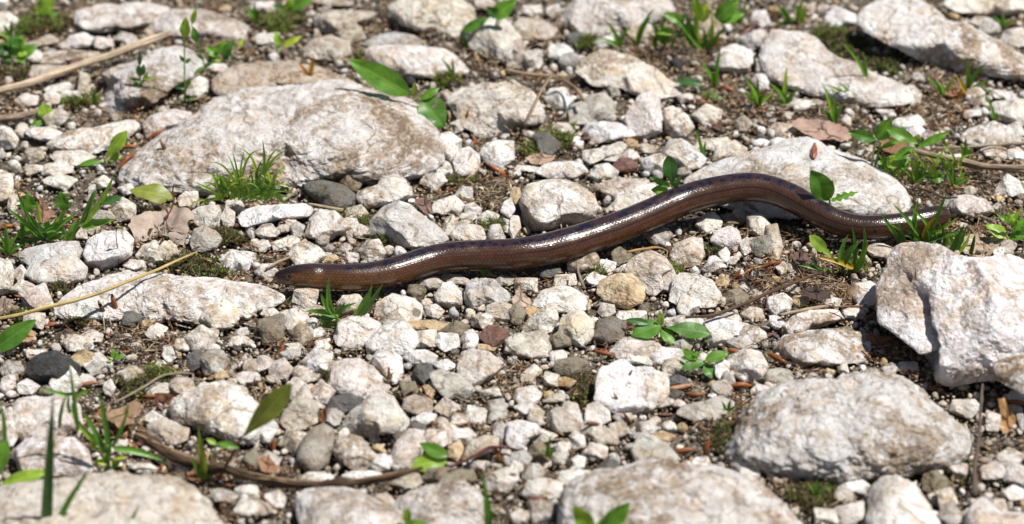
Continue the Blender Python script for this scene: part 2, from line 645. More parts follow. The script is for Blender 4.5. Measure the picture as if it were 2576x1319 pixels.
# ------------------------------------------------------------------ landmarks used to say where a stone lies
LAND = [
    (730, 740, "the slow worm's head"), (1000, 700, "the slow worm's neck"), (1290, 600, "the slow worm's forward back"),
    (1500, 650, "the slow worm's middle"), (1820, 540, "the slow worm's highest bend"), (2180, 590, "the slow worm's tail"),
    (2360, 520, "the slow worm's blunt tail tip"),
    (700, 350, "the great beige boulder"), (2400, 780, "the hollowed jagged boulder"), (2130, 1070, "the broad speckled boulder"),
    (1700, 1290, "the orange-topped boulder"), (250, 1300, "the yellow-flecked rounded boulder"), (2000, 440, "the smooth pale boulder"),
    (430, 750, "the slab below the long straw"), (1020, 570, "the grey triangular rock"), (1400, 520, "the white blocky stone"),
    (945, 1045, "the tent-shaped rock"), (795, 1125, "the upright egg-shaped pebble"), (550, 1035, "the white lobed rock"),
    (560, 1170, "the dark bark twig"), (1660, 830, "the four-leaved seedling"), (1590, 970, "the saddle-shaped rock"),
    (1555, 730, "the ochre-stained stone"), (135, 925, "the black stone"), (220, 160, "the thick pale stem"),
    (1100, 285, "the green leaf with holes"), (1580, 170, "the arched rock"), (2370, 90, "the long ridged rock"),
    (610, 450, "the bushy grass tuft"), (100, 560, "the spreading grass tuft"), (400, 560, "the curled brown leaf"),
    (690, 530, "the white broken stick"), (850, 790, "the grass sprouting below the worm"), (1770, 915, "the round-leaved seedling"),
    (2250, 350, "the broad-leaved seedling"), (2440, 220, "the yellowing grass"), (1050, 150, "the pink flat-topped rock"),
    (270, 1090, "the tall curved grass"), (880, 1270, "the low greyish slab"), (1120, 1260, "the knobbly brownish rock"),
    (2060, 870, "the pale grey slab"), (300, 370, "the single upright leaf"), (470, 150, "the tall thin seedling"),
    (1550, 340, "the long white wedge stone"), (1240, 80, "the two-stemmed seedling"), (1700, 70, "the leafy clump by the arched rock"),
    (2250, 1270, "the smooth pale hump"), (2460, 1100, "the thin upright twig"), (1230, 860, "the reddish-brown pebble"),
    (1000, 850, "the twin cream rocks"), (2120, 680, "the yellow grass blade"), (1900, 720, "the thin brown twig"),
    (130, 30, "the light green leaf on moss"), (40, 130, "the low leafy rosette"), (2500, 400, "the weathered grey sticks"),
    (1380, 1120, "the stubby grass sprout"), (700, 30, "the drooping leaf clump"), (2540, 590, "the small round-leaved weeds")]


def near(x, y):
    return min(LAND, key=lambda t: (t[0] - x) ** 2 + ((t[1] - y) * 1.25) ** 2)[2]


def pts(s):
    return [tuple(float(v) for v in q.split(',')) for q in s.split()]


# ------------------------------------------------------------------ boulders and larger rocks, outline by outline
rock('boulder', pts('300,452 330,400 420,330 480,280 560,240 640,222 760,210 880,210 960,223 1020,240 1060,270 1085,320 1100,370 1112,415 1085,445 '
     '1020,462 960,470 900,466 850,466 780,474 700,484 640,492 560,492 500,494 440,504 380,492 310,474'), 11, 's',
     'great flat-topped beige boulder, the largest stone, a grass tuft before it', 'boulder', tilt=0.62, deep=0.62, planes=8, rough=0.06,
     strata=0.045, ridge=0.012, sharp=11, lo=0.76, tint=(0.584, 0.554, 0.522))
rock('boulder', pts('2195,805 2205,740 2225,690 2235,640 2260,610 2310,604 2370,610 2410,638 2470,648 2540,640 2580,650 2680,690 2720,800 2680,940 '
     '2575,960 2500,955 2440,960 2380,975 2330,960 2310,910 2270,865'), 23, 'w',
     'hollowed jagged white boulder with a deep dark cleft on its flank', 'boulder', tilt=0.30, deep=0.9, planes=10, sharp=26, rough=0.035, ridge=0.015, lo=0.58,
     pits=((2300, 745, 17, 0.32), (2306, 775, 16, 0.36), (2308, 805, 15, 0.30), (2316, 840, 15, 0.36), (2320, 870, 15, 0.38), (2318, 900, 15, 0.38), (2312, 930, 16, 0.36), (2280, 700, 12, 0.08), (2268, 740, 10, 0.06), (2262, 800, 12, 0.06)))
rock('boulder', pts('1795,1165 1830,1105 1880,1030 1920,990 1960,970 2040,955 2120,945 2200,936 2280,950 2320,990 2370,1030 2410,1060 2453,1102 2440,1145 '
     '2390,1172 2300,1188 2200,1198 2100,1206 2000,1206 1900,1195'), 31, 'g',
     'broad speckled grey-beige boulder with a rounded back', 'boulder', tilt=0.5, deep=0.75, planes=9, rough=0.06, sharp=11, ridge=0.03, lo=0.76,
     tint=(0.559, 0.538, 0.511))
rock('boulder', pts('1400,1270 1420,1222 1460,1196 1530,1184 1620,1174 1720,1169 1820,1180 1900,1205 1960,1250 2020,1310 2050,1390 1900,1450 1600,1470 '
     '1450,1430 1400,1340'), 42, 'b', 'rounded boulder with an orange-brown band along its top', 'boulder', tilt=0.5, deep=0.75, planes=9, rough=0.045, sharp=11, ridge=0.02, lo=0.76,
     tint=(0.586, 0.558, 0.526))
rock('boulder', pts('-110,1260 0,1226 100,1204 200,1194 300,1190 400,1194 460,1210 510,1250 550,1290 585,1335 570,1420 400,1480 200,1480 -80,1460'), 52, 'c',
     'wide rounded boulder flecked with yellow, grass blades rising before it', 'boulder', tilt=0.5, deep=0.7, planes=9, rough=0.05, sharp=11, ridge=0.03, lo=0.76,
     tint=(0.570, 0.522, 0.453))
rock('boulder', pts('1700,458 1780,415 1850,390 1920,370 1990,345 2040,341 2100,365 2160,390 2220,420 2262,450 2288,478 2296,524 2270,548 2180,556 2050,556 '
     '1900,550 1770,510'), 61, 'g', 'smooth pale grey boulder behind the tail bend, with a rust mark', 'boulder', tilt=0.55, deep=0.7, planes=8, sharp=12,
     rough=0.022, lo=0.72, mat=M['stone'], tint=(0.621, 0.608, 0.585))
rock('boulder', pts('120,800 150,755 190,722 240,697 300,682 370,690 440,700 500,696 560,700 640,714 720,740 740,757 690,775 600,805 550,822 440,806 330,806 '
     '200,806'), 71, 'c', 'long low pinkish-grey slab crossed by the long straw', 'boulder', tilt=0.66, deep=0.55, planes=9, rough=0.055, sharp=13, ridge=0.04, lo=0.7,
     tint=(0.670, 0.638, 0.606))
rock('boulder', pts('2140,45 2180,5 2230,-14 2300,-14 2370,12 2382,40 2450,70 2530,120 2610,180 2640,225 2500,203 2400,186 2320,160 2230,120 2160,80'), 82, 'w',
     'long ridged whitish rock sloping down with two stepped ledges', 'boulder', tilt=0.6, deep=0.7, planes=12, rough=0.05, sharp=16, strata=0.04,
     tint=(0.671, 0.648, 0.621))
rock('boulder', pts('1908,150 1925,90 1960,70 2020,67 2060,80 2082,112 2112,142 2150,160 2200,190 2280,215 2312,248 2290,272 2190,282 2050,248 1960,220 1915,190'),
     91, 'c', 'broad flat cream rock with a mossy dark corner beside the ridged rock', 'boulder', tilt=0.68, deep=0.55, planes=9, rough=0.045, sharp=14,
     tint=(0.640, 0.606, 0.572))
rock('rock', pts('240,300 250,260 270,210 245,190 270,172 330,150 400,115 440,108 490,130 522,165 490,195 440,222 400,262 345,284 320,300 280,310'), 101, 'g',
     'rough grey rock with a stepped edge behind two dark seedlings', tilt=0.62, planes=12, rough=0.06, strata=0.04, tint=(0.534, 0.514, 0.489))
rock('rock', pts('105,364 150,336 250,315 330,297 352,315 325,345 290,374 240,390 180,386 130,380'), 103, 'c', 'long low whitish rock under the single upright leaf', tilt=0.6, rough=0.05)
rock('rock', pts('155,66 170,25 250,8 350,0 430,16 440,50 400,66 330,78 250,90 180,88 155,76'), 105, 'p', 'blurred pinkish rock beyond the thick pale stem', tilt=0.6, rough=0.06, tint=(0.602, 0.568, 0.533))
rock('rock', pts('330,58 390,25 500,18 560,33 632,70 625,108 540,100 470,104 400,98 340,92'), 107, 'p', 'blurred pinkish rock beyond the tall thin seedling', tilt=0.6, rough=0.06, tint=(0.574, 0.537, 0.503))
rock('rock', pts('528,220 540,190 590,160 640,150 720,154 800,165 860,190 908,206 880,232 700,240 600,250 540,246'), 109, 'b', 'low lumpy brownish rock lying just behind the great boulder', tilt=0.6, rough=0.06, tint=(0.460, 0.390, 0.315))
rock('rock', pts('902,116 940,90 990,78 1040,88 1076,108 1040,128 960,132'), 111, 'g', 'domed grey rock behind the pink flat-topped rock', tilt=0.5, planes=6, sharp=8)
rock('rock', pts('908,126 925,114 960,110 1040,110 1120,120 1160,145 1194,182 1170,194 1080,200 1010,200 950,185 920,155'), 113, 'p', 'pink flat-topped rock with a brown hollow in its face', tilt=0.5, planes=8, sharp=10, tint=(0.690, 0.647, 0.609), pits=((1045, 165, 30, 0.10),))
rock('rock', pts('968,14 1000,-6 1060,-16 1150,-16 1192,20 1202,62 1184,98 1150,106 1080,92 1010,70 980,35'), 115, 'c', 'blurred cream rock stained brown, beside the two-stemmed seedling', tilt=0.55, rough=0.05)
rock('rock', pts('784,42 830,22 880,24 945,28 940,48 905,58 922,100 880,114 800,80 780,60'), 117, 'b', 'angular beige rock with a broken corner behind the dome', tilt=0.55, rough=0.06, planes=16)
rock('rock', pts('752,134 780,95 830,84 882,104 888,138 850,154 790,160 750,150'), 119, 'b', 'knobbly beige rock between the great boulder and broken rock', tilt=0.5, rough=0.06)
rock('rock', pts('1113,255 1150,220 1210,206 1280,206 1340,224 1382,282 1378,314 1300,330 1260,346 1200,350 1165,320 1138,276'), 121, 'c', 'grey-white wedge rock beside the green leaf with holes', tilt=0.5, planes=12, sharp=18, rough=0.045)
rock('rock', pts('1160,62 1200,48 1260,38 1312,88 1322,132 1304,168 1240,158 1180,128'), 123, 'c', 'pinkish cream rock behind the two-stemmed seedling', tilt=0.5, rough=0.05)
rock('rock', pts('1288,62 1310,42 1360,44 1408,76 1384,102 1340,112 1300,94'), 125, 'b', 'lone beige stone with a lumpy top near the pinkish cream rock', tilt=0.5, rough=0.07)
rock('rock', pts('1400,64 1420,20 1450,-8 1550,-14 1700,-14 1722,30 1640,64 1560,84 1500,100 1440,94'), 127, 'p', 'wide blurred pinkish rock behind the arched rock', tilt=0.6, rough=0.05, tint=(0.590, 0.553, 0.523))
rock('rock', pts('1446,188 1455,150 1490,128 1530,121 1580,135 1630,165 1680,200 1744,234 1715,250 1650,256 1590,240 1540,222 1480,222'), 129, 'c', 'arched pale rock with a brown undercut hollow', tilt=0.5, deep=0.8, planes=9, rough=0.05, pits=((1560, 185, 26, 0.18), (1500, 195, 20, 0.12)))
rock('rock', pts('1408,298 1440,260 1470,250 1480,235 1522,230 1548,260 1550,306 1480,322 1420,316'), 131, 'g', 'grey-white rock in front of the arched rock', tilt=0.5, rough=0.05)
rock('rock', pts('1562,306 1590,260 1610,235 1640,228 1662,250 1668,292 1664,335 1620,356 1590,350'), 133, 'p', 'tall pinkish rock with a sloping face beside a white wedge', tilt=0.35, rough=0.045, planes=16, sharp=22)
rock('stone', pts('1672,332 1668,272 1690,264 1732,290 1748,322 1722,350 1690,348'), 135, 'w', 'smooth white stone leaning on the tall pinkish rock', 'stone', tilt=0.35)
rock('stone', pts('1458,332 1475,306 1540,304 1592,320 1600,346 1560,356 1500,368 1472,354'), 137, 'w', 'long white wedge stone lying level below the pinkish rock', 'stone', tilt=0.55, planes=10)
rock('stone', pts('1783,168 1810,120 1850,110 1892,124 1897,158 1872,184 1840,198 1800,182'), 139, 'w', 'bright white rounded stone beside leaf litter', 'stone', tilt=0.4)
rock('stone', pts('1663,390 1680,350 1712,346 1752,370 1778,402 1764,424 1724,434 1690,414'), 141, 'w', 'white oblong stone tilted against the smooth pale boulder', 'stone', tilt=0.45, planes=9)
rock('rock', pts('2366,12 2400,-14 2610,-14 2610,36 2530,48 2450,44 2400,34'), 143, 'w', 'bright white blurred rock beyond the long ridged rock', tilt=0.5)
rock('stone', pts('2066,72 2080,30 2110,14 2154,36 2154,64 2110,80'), 145, 'w', 'white knob-like stone at the mossy corner of the flat rock', 'stone', tilt=0.4)
rock('rock', pts('2488,924 2500,905 2575,893 2640,900 2640,982 2560,992 2518,965'), 147, 'c', 'cream block resting at the foot of the hollowed boulder', tilt=0.4, raise_z=0.012)
rock('rock', pts('1938,874 1970,845 2050,830 2120,827 2188,840 2194,872 2172,910 2080,920 2000,918 1948,900'), 149, 'g', 'pale grey level slab beside a torn brown leaf', tilt=0.6, planes=8, rough=0.03, tint=(0.628, 0.610, 0.587))
rock('stone', pts('1962,820 1990,795 2040,777 2112,779 2124,802 2060,826 1980,848'), 151, 'w', 'thin white flake stone just behind the pale grey slab', 'stone', tilt=0.6, planes=9)
rock('stone', pts('2142,750 2150,714 2190,705 2212,720 2210,760 2182,776 2152,770'), 153, 'p', 'smooth pink stone leaning against the hollowed boulder', 'stone', tilt=0.35, planes=9, tint=(0.681, 0.622, 0.599))
rock('rock', pts('1490,1004 1505,930 1540,905 1572,896 1592,925 1640,924 1682,940 1684,992 1650,1042 1580,1056 1525,1030'), 155, 'w', 'saddle-shaped pale rock with a hooked knob', tilt=0.42, deep=0.8, rough=0.05, planes=12, pits=((1600, 960, 22, 0.08),))
rock('rock', pts('1583,1134 1600,1105 1640,1094 1682,1115 1708,1152 1684,1180 1620,1182 1592,1160'), 157, 'g', 'dull grey rock nestled behind the orange-topped boulder', tilt=0.5)
rock('stone', pts('1682,1044 1710,1020 1770,1009 1812,994 1848,1010 1844,1034 1800,1060 1740,1056'), 159, 'g', 'long grey-white stone pointing at the broad speckled boulder', 'stone', tilt=0.6, planes=10)
rock('rock', pts('413,1034 425,1005 470,985 510,965 560,958 612,974 632,1005 682,1040 694,1084 650,1116 590,1118 530,1098 490,1076 445,1072'), 161, 'w', 'white lobed rock like a lump of dough, beneath the tall leaf', tilt=0.45, planes=8, sharp=10, rough=0.06, ridge=0.05)
rock('rock', pts('18,1046 35,1005 80,997 150,993 202,1018 218,1074 160,1098 60,1116 28,1088'), 163, 'p', 'blocky pinkish rock behind the tall curved grass', tilt=0.4, rough=0.05)
rock('rock', pts('26,1140 60,1104 120,1094 190,1100 232,1140 246,1186 180,1200 50,1205'), 165, 'w', 'white rock with rusty flecks behind the yellow-flecked boulder', tilt=0.45, planes=14, sharp=22)
rock('rock', pts('856,1074 870,1045 900,1020 930,995 960,984 992,1000 1012,1030 1036,1057 1024,1084 980,1090 910,1100 870,1092'), 167, 'c', 'tent-shaped beige rock with an overhanging shadowed base', tilt=0.3, planes=12, sharp=26, rough=0.045, sink=-0.05)
rock('rock', pts('823,968 835,930 860,905 905,899 942,924 972,955 998,982 962,1000 910,1006 850,996'), 169, 'p', 'pinkish wedge rock just behind the tent-shaped rock', tilt=0.5, planes=12, sharp=24)
rock('stone', pts('928,912 945,885 980,879 1012,900 1016,938 997,970 960,958'), 171, 'w', 'white stone with a brown flake resting on it', 'stone', tilt=0.4, planes=8)
rock('rock', pts('838,854 845,810 870,795 920,794 962,814 950,842 935,870 880,876 848,870'), 173, 'c', 'first of the twin cream rocks, touching the grass below the worm', tilt=0.42, rough=0.045)
rock('rock', pts('918,864 940,830 980,805 1012,799 1048,835 1054,862 1034,892 960,898 922,886'), 175, 'w', 'second of the twin cream rocks, whiter and more angular', tilt=0.42, rough=0.045)
rock('stone', pts('1160,754 1170,710 1190,699 1240,701 1278,730 1284,758 1244,778 1180,778'), 177, 'g', 'pitted grey conglomerate stone below the worm', 'stone', tilt=0.4, rough=0.08, ridge=0.05, tint=(0.514, 0.505, 0.487))
rock('stone', pts('1090,744 1110,712 1136,707 1162,735 1163,768 1132,778 1098,765'), 179, 'c', 'yellowish cream stone beside the grey conglomerate stone', 'stone', tilt=0.38)
rock('stone', pts('1493,738 1505,705 1560,685 1592,689 1622,720 1619,758 1584,780 1533,770'), 181, 'y', 'ochre-stained cream stone with a broken edge', 'stone', tilt=0.4, planes=12, sharp=24, tint=(0.600, 0.480, 0.320))
rock('rock', pts('1568,684 1585,650 1640,625 1672,644 1694,676 1664,694 1668,728 1644,748 1600,722'), 183, 'p', 'pale pinkish rock tucked behind the ochre-stained stone', tilt=0.45, planes=14, sharp=22)
rock('stone', pts('1681,644 1695,615 1735,597 1767,599 1773,637 1758,670 1710,676 1686,660'), 185, 'p', 'square pinkish-white stone below the highest bend', 'stone', tilt=0.4, planes=10)
rock('rock', pts('1677,760 1690,700 1710,680 1752,690 1794,705 1820,748 1804,776 1760,780 1718,776'), 187, 'c', 'craggy cream rock with a round pebble before it', tilt=0.45, rough=0.06, ridge=0.06)
rock('rock', pts('1332,770 1360,730 1410,717 1452,724 1474,745 1480,780 1444,792 1380,782'), 189, 'w', 'flat-faced whitish rock below the middle of the worm', tilt=0.5, rough=0.04)
rock('stone', pts('1783,608 1800,580 1836,567 1862,580 1868,613 1852,635 1808,627'), 191, 'p', 'faceted pinkish stone in front of the highest bend', 'stone', tilt=0.38, planes=12, sharp=28)
rock('stone', pts('1883,614 1900,595 1942,589 1958,616 1948,645 1910,655 1887,634'), 193, 'g', 'greenish-grey faceted stone below the highest bend', 'stone', tilt=0.35, planes=12, sharp=28, tint=(0.300, 0.285, 0.235))
rock('stone', pts('1308,830 1330,800 1376,764 1402,764 1405,803 1388,836 1340,844'), 195, 'c', 'triangular cream stone with a brown lower corner', 'stone', tilt=0.4, planes=14, sharp=26)
rock('stone', pts('1400,846 1410,800 1440,779 1467,784 1499,810 1494,850 1467,876 1420,862'), 197, 'c', 'big cream chunk touching the flat brown-grey stone', 'stone', tilt=0.4, planes=12, sharp=24)
rock('stone', pts('1488,855 1500,805 1540,794 1575,810 1569,850 1530,868'), 199, 'd', 'flat-faced brown-grey stone beside the four-leaved seedling', 'stone', tilt=0.4, planes=9, sharp=22, tint=(0.210, 0.180, 0.150))
rock('rock', pts('1268,856 1290,840 1372,829 1394,870 1374,900 1300,902 1272,885'), 201, 'c', 'low cream rock in front of the triangular cream stone', tilt=0.5, planes=12, sharp=20)
rock('rock', pts('1528,886 1560,850 1600,847 1662,864 1680,893 1630,911 1550,908'), 203, 'c', 'low cream rock underneath the four-leaved seedling', tilt=0.5)
rock('stone', pts('1423,664 1440,640 1470,629 1502,637 1511,657 1493,680 1450,690 1427,683'), 205, 'c', 'ovoid cream stone overlapping the lower side of the worm', 'stone', tilt=0.25, planes=8, sharp=12)
rock('stone', pts('208,644 220,600 260,582 312,577 338,600 334,644 282,676 255,692 218,666'), 207, 'w', 'blocky white stone with a hair-thin moss stalk before it', 'stone', tilt=0.35, planes=9, sharp=16)
rock('stone', pts('60,694 75,665 130,644 192,644 223,676 213,704 175,718 100,716'), 209, 'c', 'long cream stone with a darker underside beside the slab', 'stone', tilt=0.45, planes=10)
rock('stone', pts('43,644 60,625 120,612 200,604 211,642 192,660 120,668 68,674'), 211, 'g', 'smooth grey slab-like stone below the spreading grass tuft', 'stone', tilt=0.5, planes=9, sharp=26, rough=0.015, tint=(0.582, 0.575, 0.559))
rock('stone', pts('338,644 360,615 385,607 400,618 412,604 442,614 453,643 400,666 358,660'), 213, 'w', 'white stone with two humps under the curled brown leaf', 'stone', tilt=0.45)
rock('stone', pts('478,604 485,575 510,566 542,580 561,602 548,625 510,636 483,630'), 215, 'g', 'greyish rounded stone at the edge of the curled brown leaf', 'stone', tilt=0.38, planes=8)
rock('stone', pts('498,805 520,770 560,749 593,770 604,803 583,826 540,832'), 217, 'c', 'pyramid-shaped cream stone on the end of the slab', 'stone', tilt=0.35, planes=12, sharp=26)
rock('stone', pts('-34,664 0,650 26,655 40,690 33,735 0,746 -34,740'), 219, 'w', 'white upright stone beside the long cream stone', 'stone', tilt=0.35)
rock('stone', pts('478,534 500,518 552,511 559,548 553,580 520,578 488,570'), 221, 'c', 'squarish cream stone between brown leaf and white stick', 'stone', tilt=0.4)
rock('rock', pts('762,596 775,550 800,525 842,529 862,550 904,545 894,574 858,592 830,606 788,602'), 223, 'p', 'pinkish angular rock below the white broken stick', tilt=0.45, planes=14, sharp=24)
rock('stone', pts('757,474 770,455 810,451 862,464 897,490 893,520 860,532 820,522 788,502'), 225, 'd', 'smooth dark grey oval pebble against the great beige boulder', 'stone', tilt=0.45, planes=4, sharp=8, rough=0.012, tint=(0.155, 0.148, 0.125))
rock('stone', pts('846,460 860,420 880,405 907,420 915,458 902,484 868,482'), 227, 'o', 'upright brownish-grey pebble behind the dark oval pebble', 'stone', tilt=0.25, planes=6, sharp=10, rough=0.015, tint=(0.300, 0.255, 0.185))
rock('stone', pts('892,504 900,480 950,464 960,445 990,434 1022,450 1045,492 1012,516 960,521 918,529'), 229, 'c', 'bright cream stone beside the dark oval pebble', 'stone', tilt=0.42, planes=10)
rock('rock', pts('923,596 930,555 960,520 1000,501 1032,512 1062,540 1104,570 1136,604 1104,622 1050,632 985,620'), 231, 'g', 'grey triangular rock with one smooth face behind the worm', tilt=0.4, planes=9, sharp=20, rough=0.02, tint=(0.548, 0.529, 0.500))
rock('rock', pts('1306,504 1325,465 1370,451 1420,449 1462,464 1493,490 1508,522 1490,552 1400,582 1330,594 1308,566'), 233, 'w', 'white blocky stone with a flat top behind the worm', tilt=0.42, planes=9, sharp=18, rough=0.03)
rock('stone', pts('723,644 735,615 765,604 802,620 825,643 792,672 748,672'), 235, 'w', 'ridged white stone just above the head of the worm', 'stone', tilt=0.32, planes=8, sharp=30)
rock('stone', pts('733,760 740,720 765,711 803,728 798,764 772,784 738,776'), 237, 'y', 'notched tan stone under the chin of the worm', 'stone', tilt=0.25, planes=12, rough=0.06, tint=(0.678, 0.632, 0.578))
rock('stone', pts('843,764 860,742 902,737 918,762 903,791 858,791'), 239, 'c', 'cream stone in the shadow of the neck behind grass', 'stone', tilt=0.4)
rock('stone', pts('938,795 945,760 985,739 1042,749 1066,770 1064,805 1010,817 958,814'), 241, 'c', 'broad cream stone below the neck of the worm', 'stone', tilt=0.45)
rock('rock', pts('2172,1310 2200,1220 2230,1200 2262,1197 2312,1225 2343,1270 2366,1320 2340,1370 2200,1370'), 243, 'w', 'smooth pale hump of rock below the broad speckled boulder', tilt=0.42, planes=7, sharp=9)
rock('rock', pts('2425,1310 2450,1260 2480,1250 2520,1290 2580,1290 2620,1360 2430,1380'), 245, 'p', 'pinkish rock mostly out of view near the thin upright twig', tilt=0.5)
rock('rock', pts('728,1245 760,1230 862,1224 902,1240 952,1270 1010,1290 1026,1340 1000,1420 780,1420 748,1310'), 247, 'g', 'low greyish slab under the dark bark twig', tilt=0.55, planes=9, tint=(0.595, 0.573, 0.547))
rock('rock', pts('978,1275 1000,1250 1060,1225 1120,1211 1182,1214 1214,1240 1219,1272 1236,1316 1210,1390 1020,1390 1006,1310'), 249, 'b', 'knobbly brownish rock beside a thin grass blade', tilt=0.52, rough=0.05, tint=(0.597, 0.567, 0.535))
rock('rock', pts('588,552 600,530 680,515 772,511 793,525 783,548 700,556 610,577'), 251, 'w', 'white splintered stick-like stone, broken at its end', 'stone', tilt=0.45, deep=0.8, planes=6, sharp=30, rough=0.02, tint=(0.730, 0.730, 0.730))

SHAPED = '''w -24,28 20,28 47,50 72,82 40,95 -24,90
w 158,112 175,88 210,80 240,95 228,118 190,127
c 468,238 475,205 500,189 525,200 523,233 500,252
p 357,315 375,290 430,271 482,280 474,314 420,346 368,352
c 123,394 135,380 210,377 243,396 202,425 148,416
w -24,334 0,315 25,319 50,352 42,376 0,378
b 72,154 110,130 180,124 253,130 253,154 190,166 120,166
b 68,199 80,165 120,161 178,165 168,189 120,206
w 1096,364 1105,335 1130,329 1163,350 1158,384 1137,411 1110,394
c 1138,404 1150,375 1180,367 1208,390 1208,424 1191,446 1158,451 1143,430
w 1201,389 1220,360 1250,351 1293,354 1294,404 1262,426 1228,420
c 1378,329 1400,307 1430,309 1446,331 1427,356 1393,350
c 1463,379 1520,370 1560,354 1581,365 1563,389 1510,405 1480,420 1463,405
r 1538,414 1560,395 1590,397 1608,422 1582,437 1548,435
w 1342,435 1370,410 1420,402 1462,409 1483,434 1450,450 1378,450
w 1478,444 1495,415 1530,409 1558,432 1548,456 1498,456
c 1508,404 1560,376 1592,374 1613,397 1560,412
w 1608,424 1620,395 1660,384 1703,410 1693,435 1638,441
c 1788,405 1800,370 1850,351 1883,375 1864,406 1818,416
c 1738,374 1760,350 1830,344 1848,360 1792,381
p 1488,470 1520,455 1560,447 1632,449 1644,472 1604,506 1548,512
w 1517,534 1560,490 1600,464 1652,457 1694,471 1654,506 1580,537
c 2367,525 2385,495 2430,487 2482,499 2509,533 2472,552 2398,547
w 2497,489 2520,450 2535,434 2563,455 2579,486 2540,496
w 2487,295 2500,255 2560,244 2620,255 2620,311 2560,321 2508,311
w 2407,350 2440,320 2500,304 2543,320 2554,354 2502,376 2438,371
c 2263,259 2270,214 2300,212 2318,235 2313,263 2284,270
w 2232,315 2260,295 2312,287 2329,312 2292,333 2248,336
c 2502,109 2530,75 2572,67 2594,90 2584,120 2540,121
w 2028,234 2040,213 2066,211 2078,232 2056,248
w 122,965 140,925 165,909 193,935 209,968 193,991 138,991
g -3,929 10,910 50,909 63,932 42,948 8,945
d 306,804 315,782 340,777 360,790 358,819 331,825 310,816
g 746,1155 755,1110 780,1080 811,1065 838,1080 841,1107 828,1165 801,1186 768,1183
b 703,1064 710,1040 730,1015 750,980 766,963 777,985 803,1032 798,1065 771,1081 728,1086
d 818,1035 830,1000 870,989 918,1000 918,1024 891,1046 838,1046
w 833,1135 840,1100 880,1091 912,1100 933,1130 960,1153 933,1181 889,1181 848,1155
w 976,1155 990,1120 1020,1084 1047,1079 1072,1110 1062,1149 1032,1181 993,1184
w 696,1119 720,1085 750,1081 779,1095 769,1134 734,1141
o 1058,1205 1075,1178 1130,1174 1192,1185 1201,1209 1150,1221 1078,1221
b 1158,1155 1180,1110 1220,1094 1257,1100 1254,1129 1201,1150 1168,1164
g 1076,940 1100,930 1150,939 1183,965 1197,984 1172,1006 1118,1001 1093,975
p 1148,925 1160,885 1190,877 1232,884 1269,911 1254,940 1216,966 1178,976 1152,950
w 1010,900 1020,882 1070,879 1104,895 1093,917 1038,924
d 1036,935 1050,915 1086,917 1094,942 1067,974 1043,960
o 1388,925 1400,905 1450,897 1483,910 1484,935 1451,951 1408,946
b 1368,1065 1375,1040 1400,1021 1432,1030 1464,1068 1453,1096 1398,1091
w 1268,1115 1275,1065 1300,1057 1352,1065 1369,1088 1332,1106 1311,1136 1288,1136
c 1468,1055 1475,1020 1500,1007 1533,1025 1536,1059 1500,1073
o 1323,1145 1335,1120 1360,1111 1388,1130 1384,1160 1350,1171
w 1398,1210 1410,1185 1450,1179 1489,1185 1484,1215 1438,1226
c 1310,1245 1325,1210 1370,1202 1419,1215 1414,1250 1348,1266
c 1288,1005 1300,978 1340,969 1366,990 1353,1015 1308,1024
d 1500,1190 1510,1165 1540,1154 1559,1170 1543,1191
b 1658,930 1670,905 1700,899 1729,910 1718,945 1678,951
c 1823,915 1840,885 1880,877 1917,885 1934,922 1913,956 1868,966 1848,935
g 1918,955 1930,930 1960,924 1992,935 2004,959 1972,976 1928,971
w 1833,1170 1850,1152 1892,1151 1914,1175 1914,1206 1858,1202
w 1733,1170 1750,1150 1782,1149 1791,1173 1760,1184
w 1763,680 1785,645 1801,641 1829,672 1802,691 1778,686
w 1700,775 1710,745 1740,737 1763,755 1759,784 1725,799 1706,790
o 1813,760 1830,730 1860,724 1886,746 1873,770 1833,774
c 1748,565 1765,540 1796,531 1818,556 1809,585 1768,591'''

rseed = 900
WORDS_SEEN = {}


def shape_word(w, h, rs):
    a = h / max(w, 1)
    if a < 0.5:
        return 'flat'
    if a > 1.15:
        return 'upright'
    return ('angular', 'chunky', 'rounded')[rs % 3]


UNIQUE = {36: 'smooth upright egg-shaped grey pebble standing beside a tiny shadow'}
rock('stone', pts('66,940 72,905 100,889 140,880 172,894 203,920 207,950 170,962 120,972 86,957'), 899, 'k',
     'blackish lump of stone among white pebbles', 'stone', tilt=0.35, planes=9, sharp=14, tint=(0.062, 0.065, 0.066))
for line in SHAPED.split('\n'):
    tone, rest = line.split(' ', 1)
    pl = pts(rest)
    rseed += 7
    a = np.asarray(pl)
    w, h = np.ptp(a[:, 0]), np.ptp(a[:, 1])
    cx, cy = a.mean(0)
    sw = shape_word(w, h, rseed)
    lab = '%s %s stone beside %s' % (TWORD[tone], sw, near(cx, cy))
    egg = abs(cx - 795) < 12 and abs(cy - 1125) < 14
    if egg:
        lab = 'smooth upright egg-shaped grey pebble'
    kw = dict(planes=(10, 8, 7)[rseed % 3], sharp=(28, 24, 18)[rseed % 3], lo=(0.46, 0.48, 0.52)[rseed % 3], rough=0.03)
    if egg:
        kw = dict(planes=4, sharp=8, rough=0.012, tint=(0.360, 0.325, 0.275))
    rock('stone', pl, rseed, tone, lab, 'stone', lab if not egg else None, tilt=0.42 if h / w > 0.5 else 0.55, **kw)

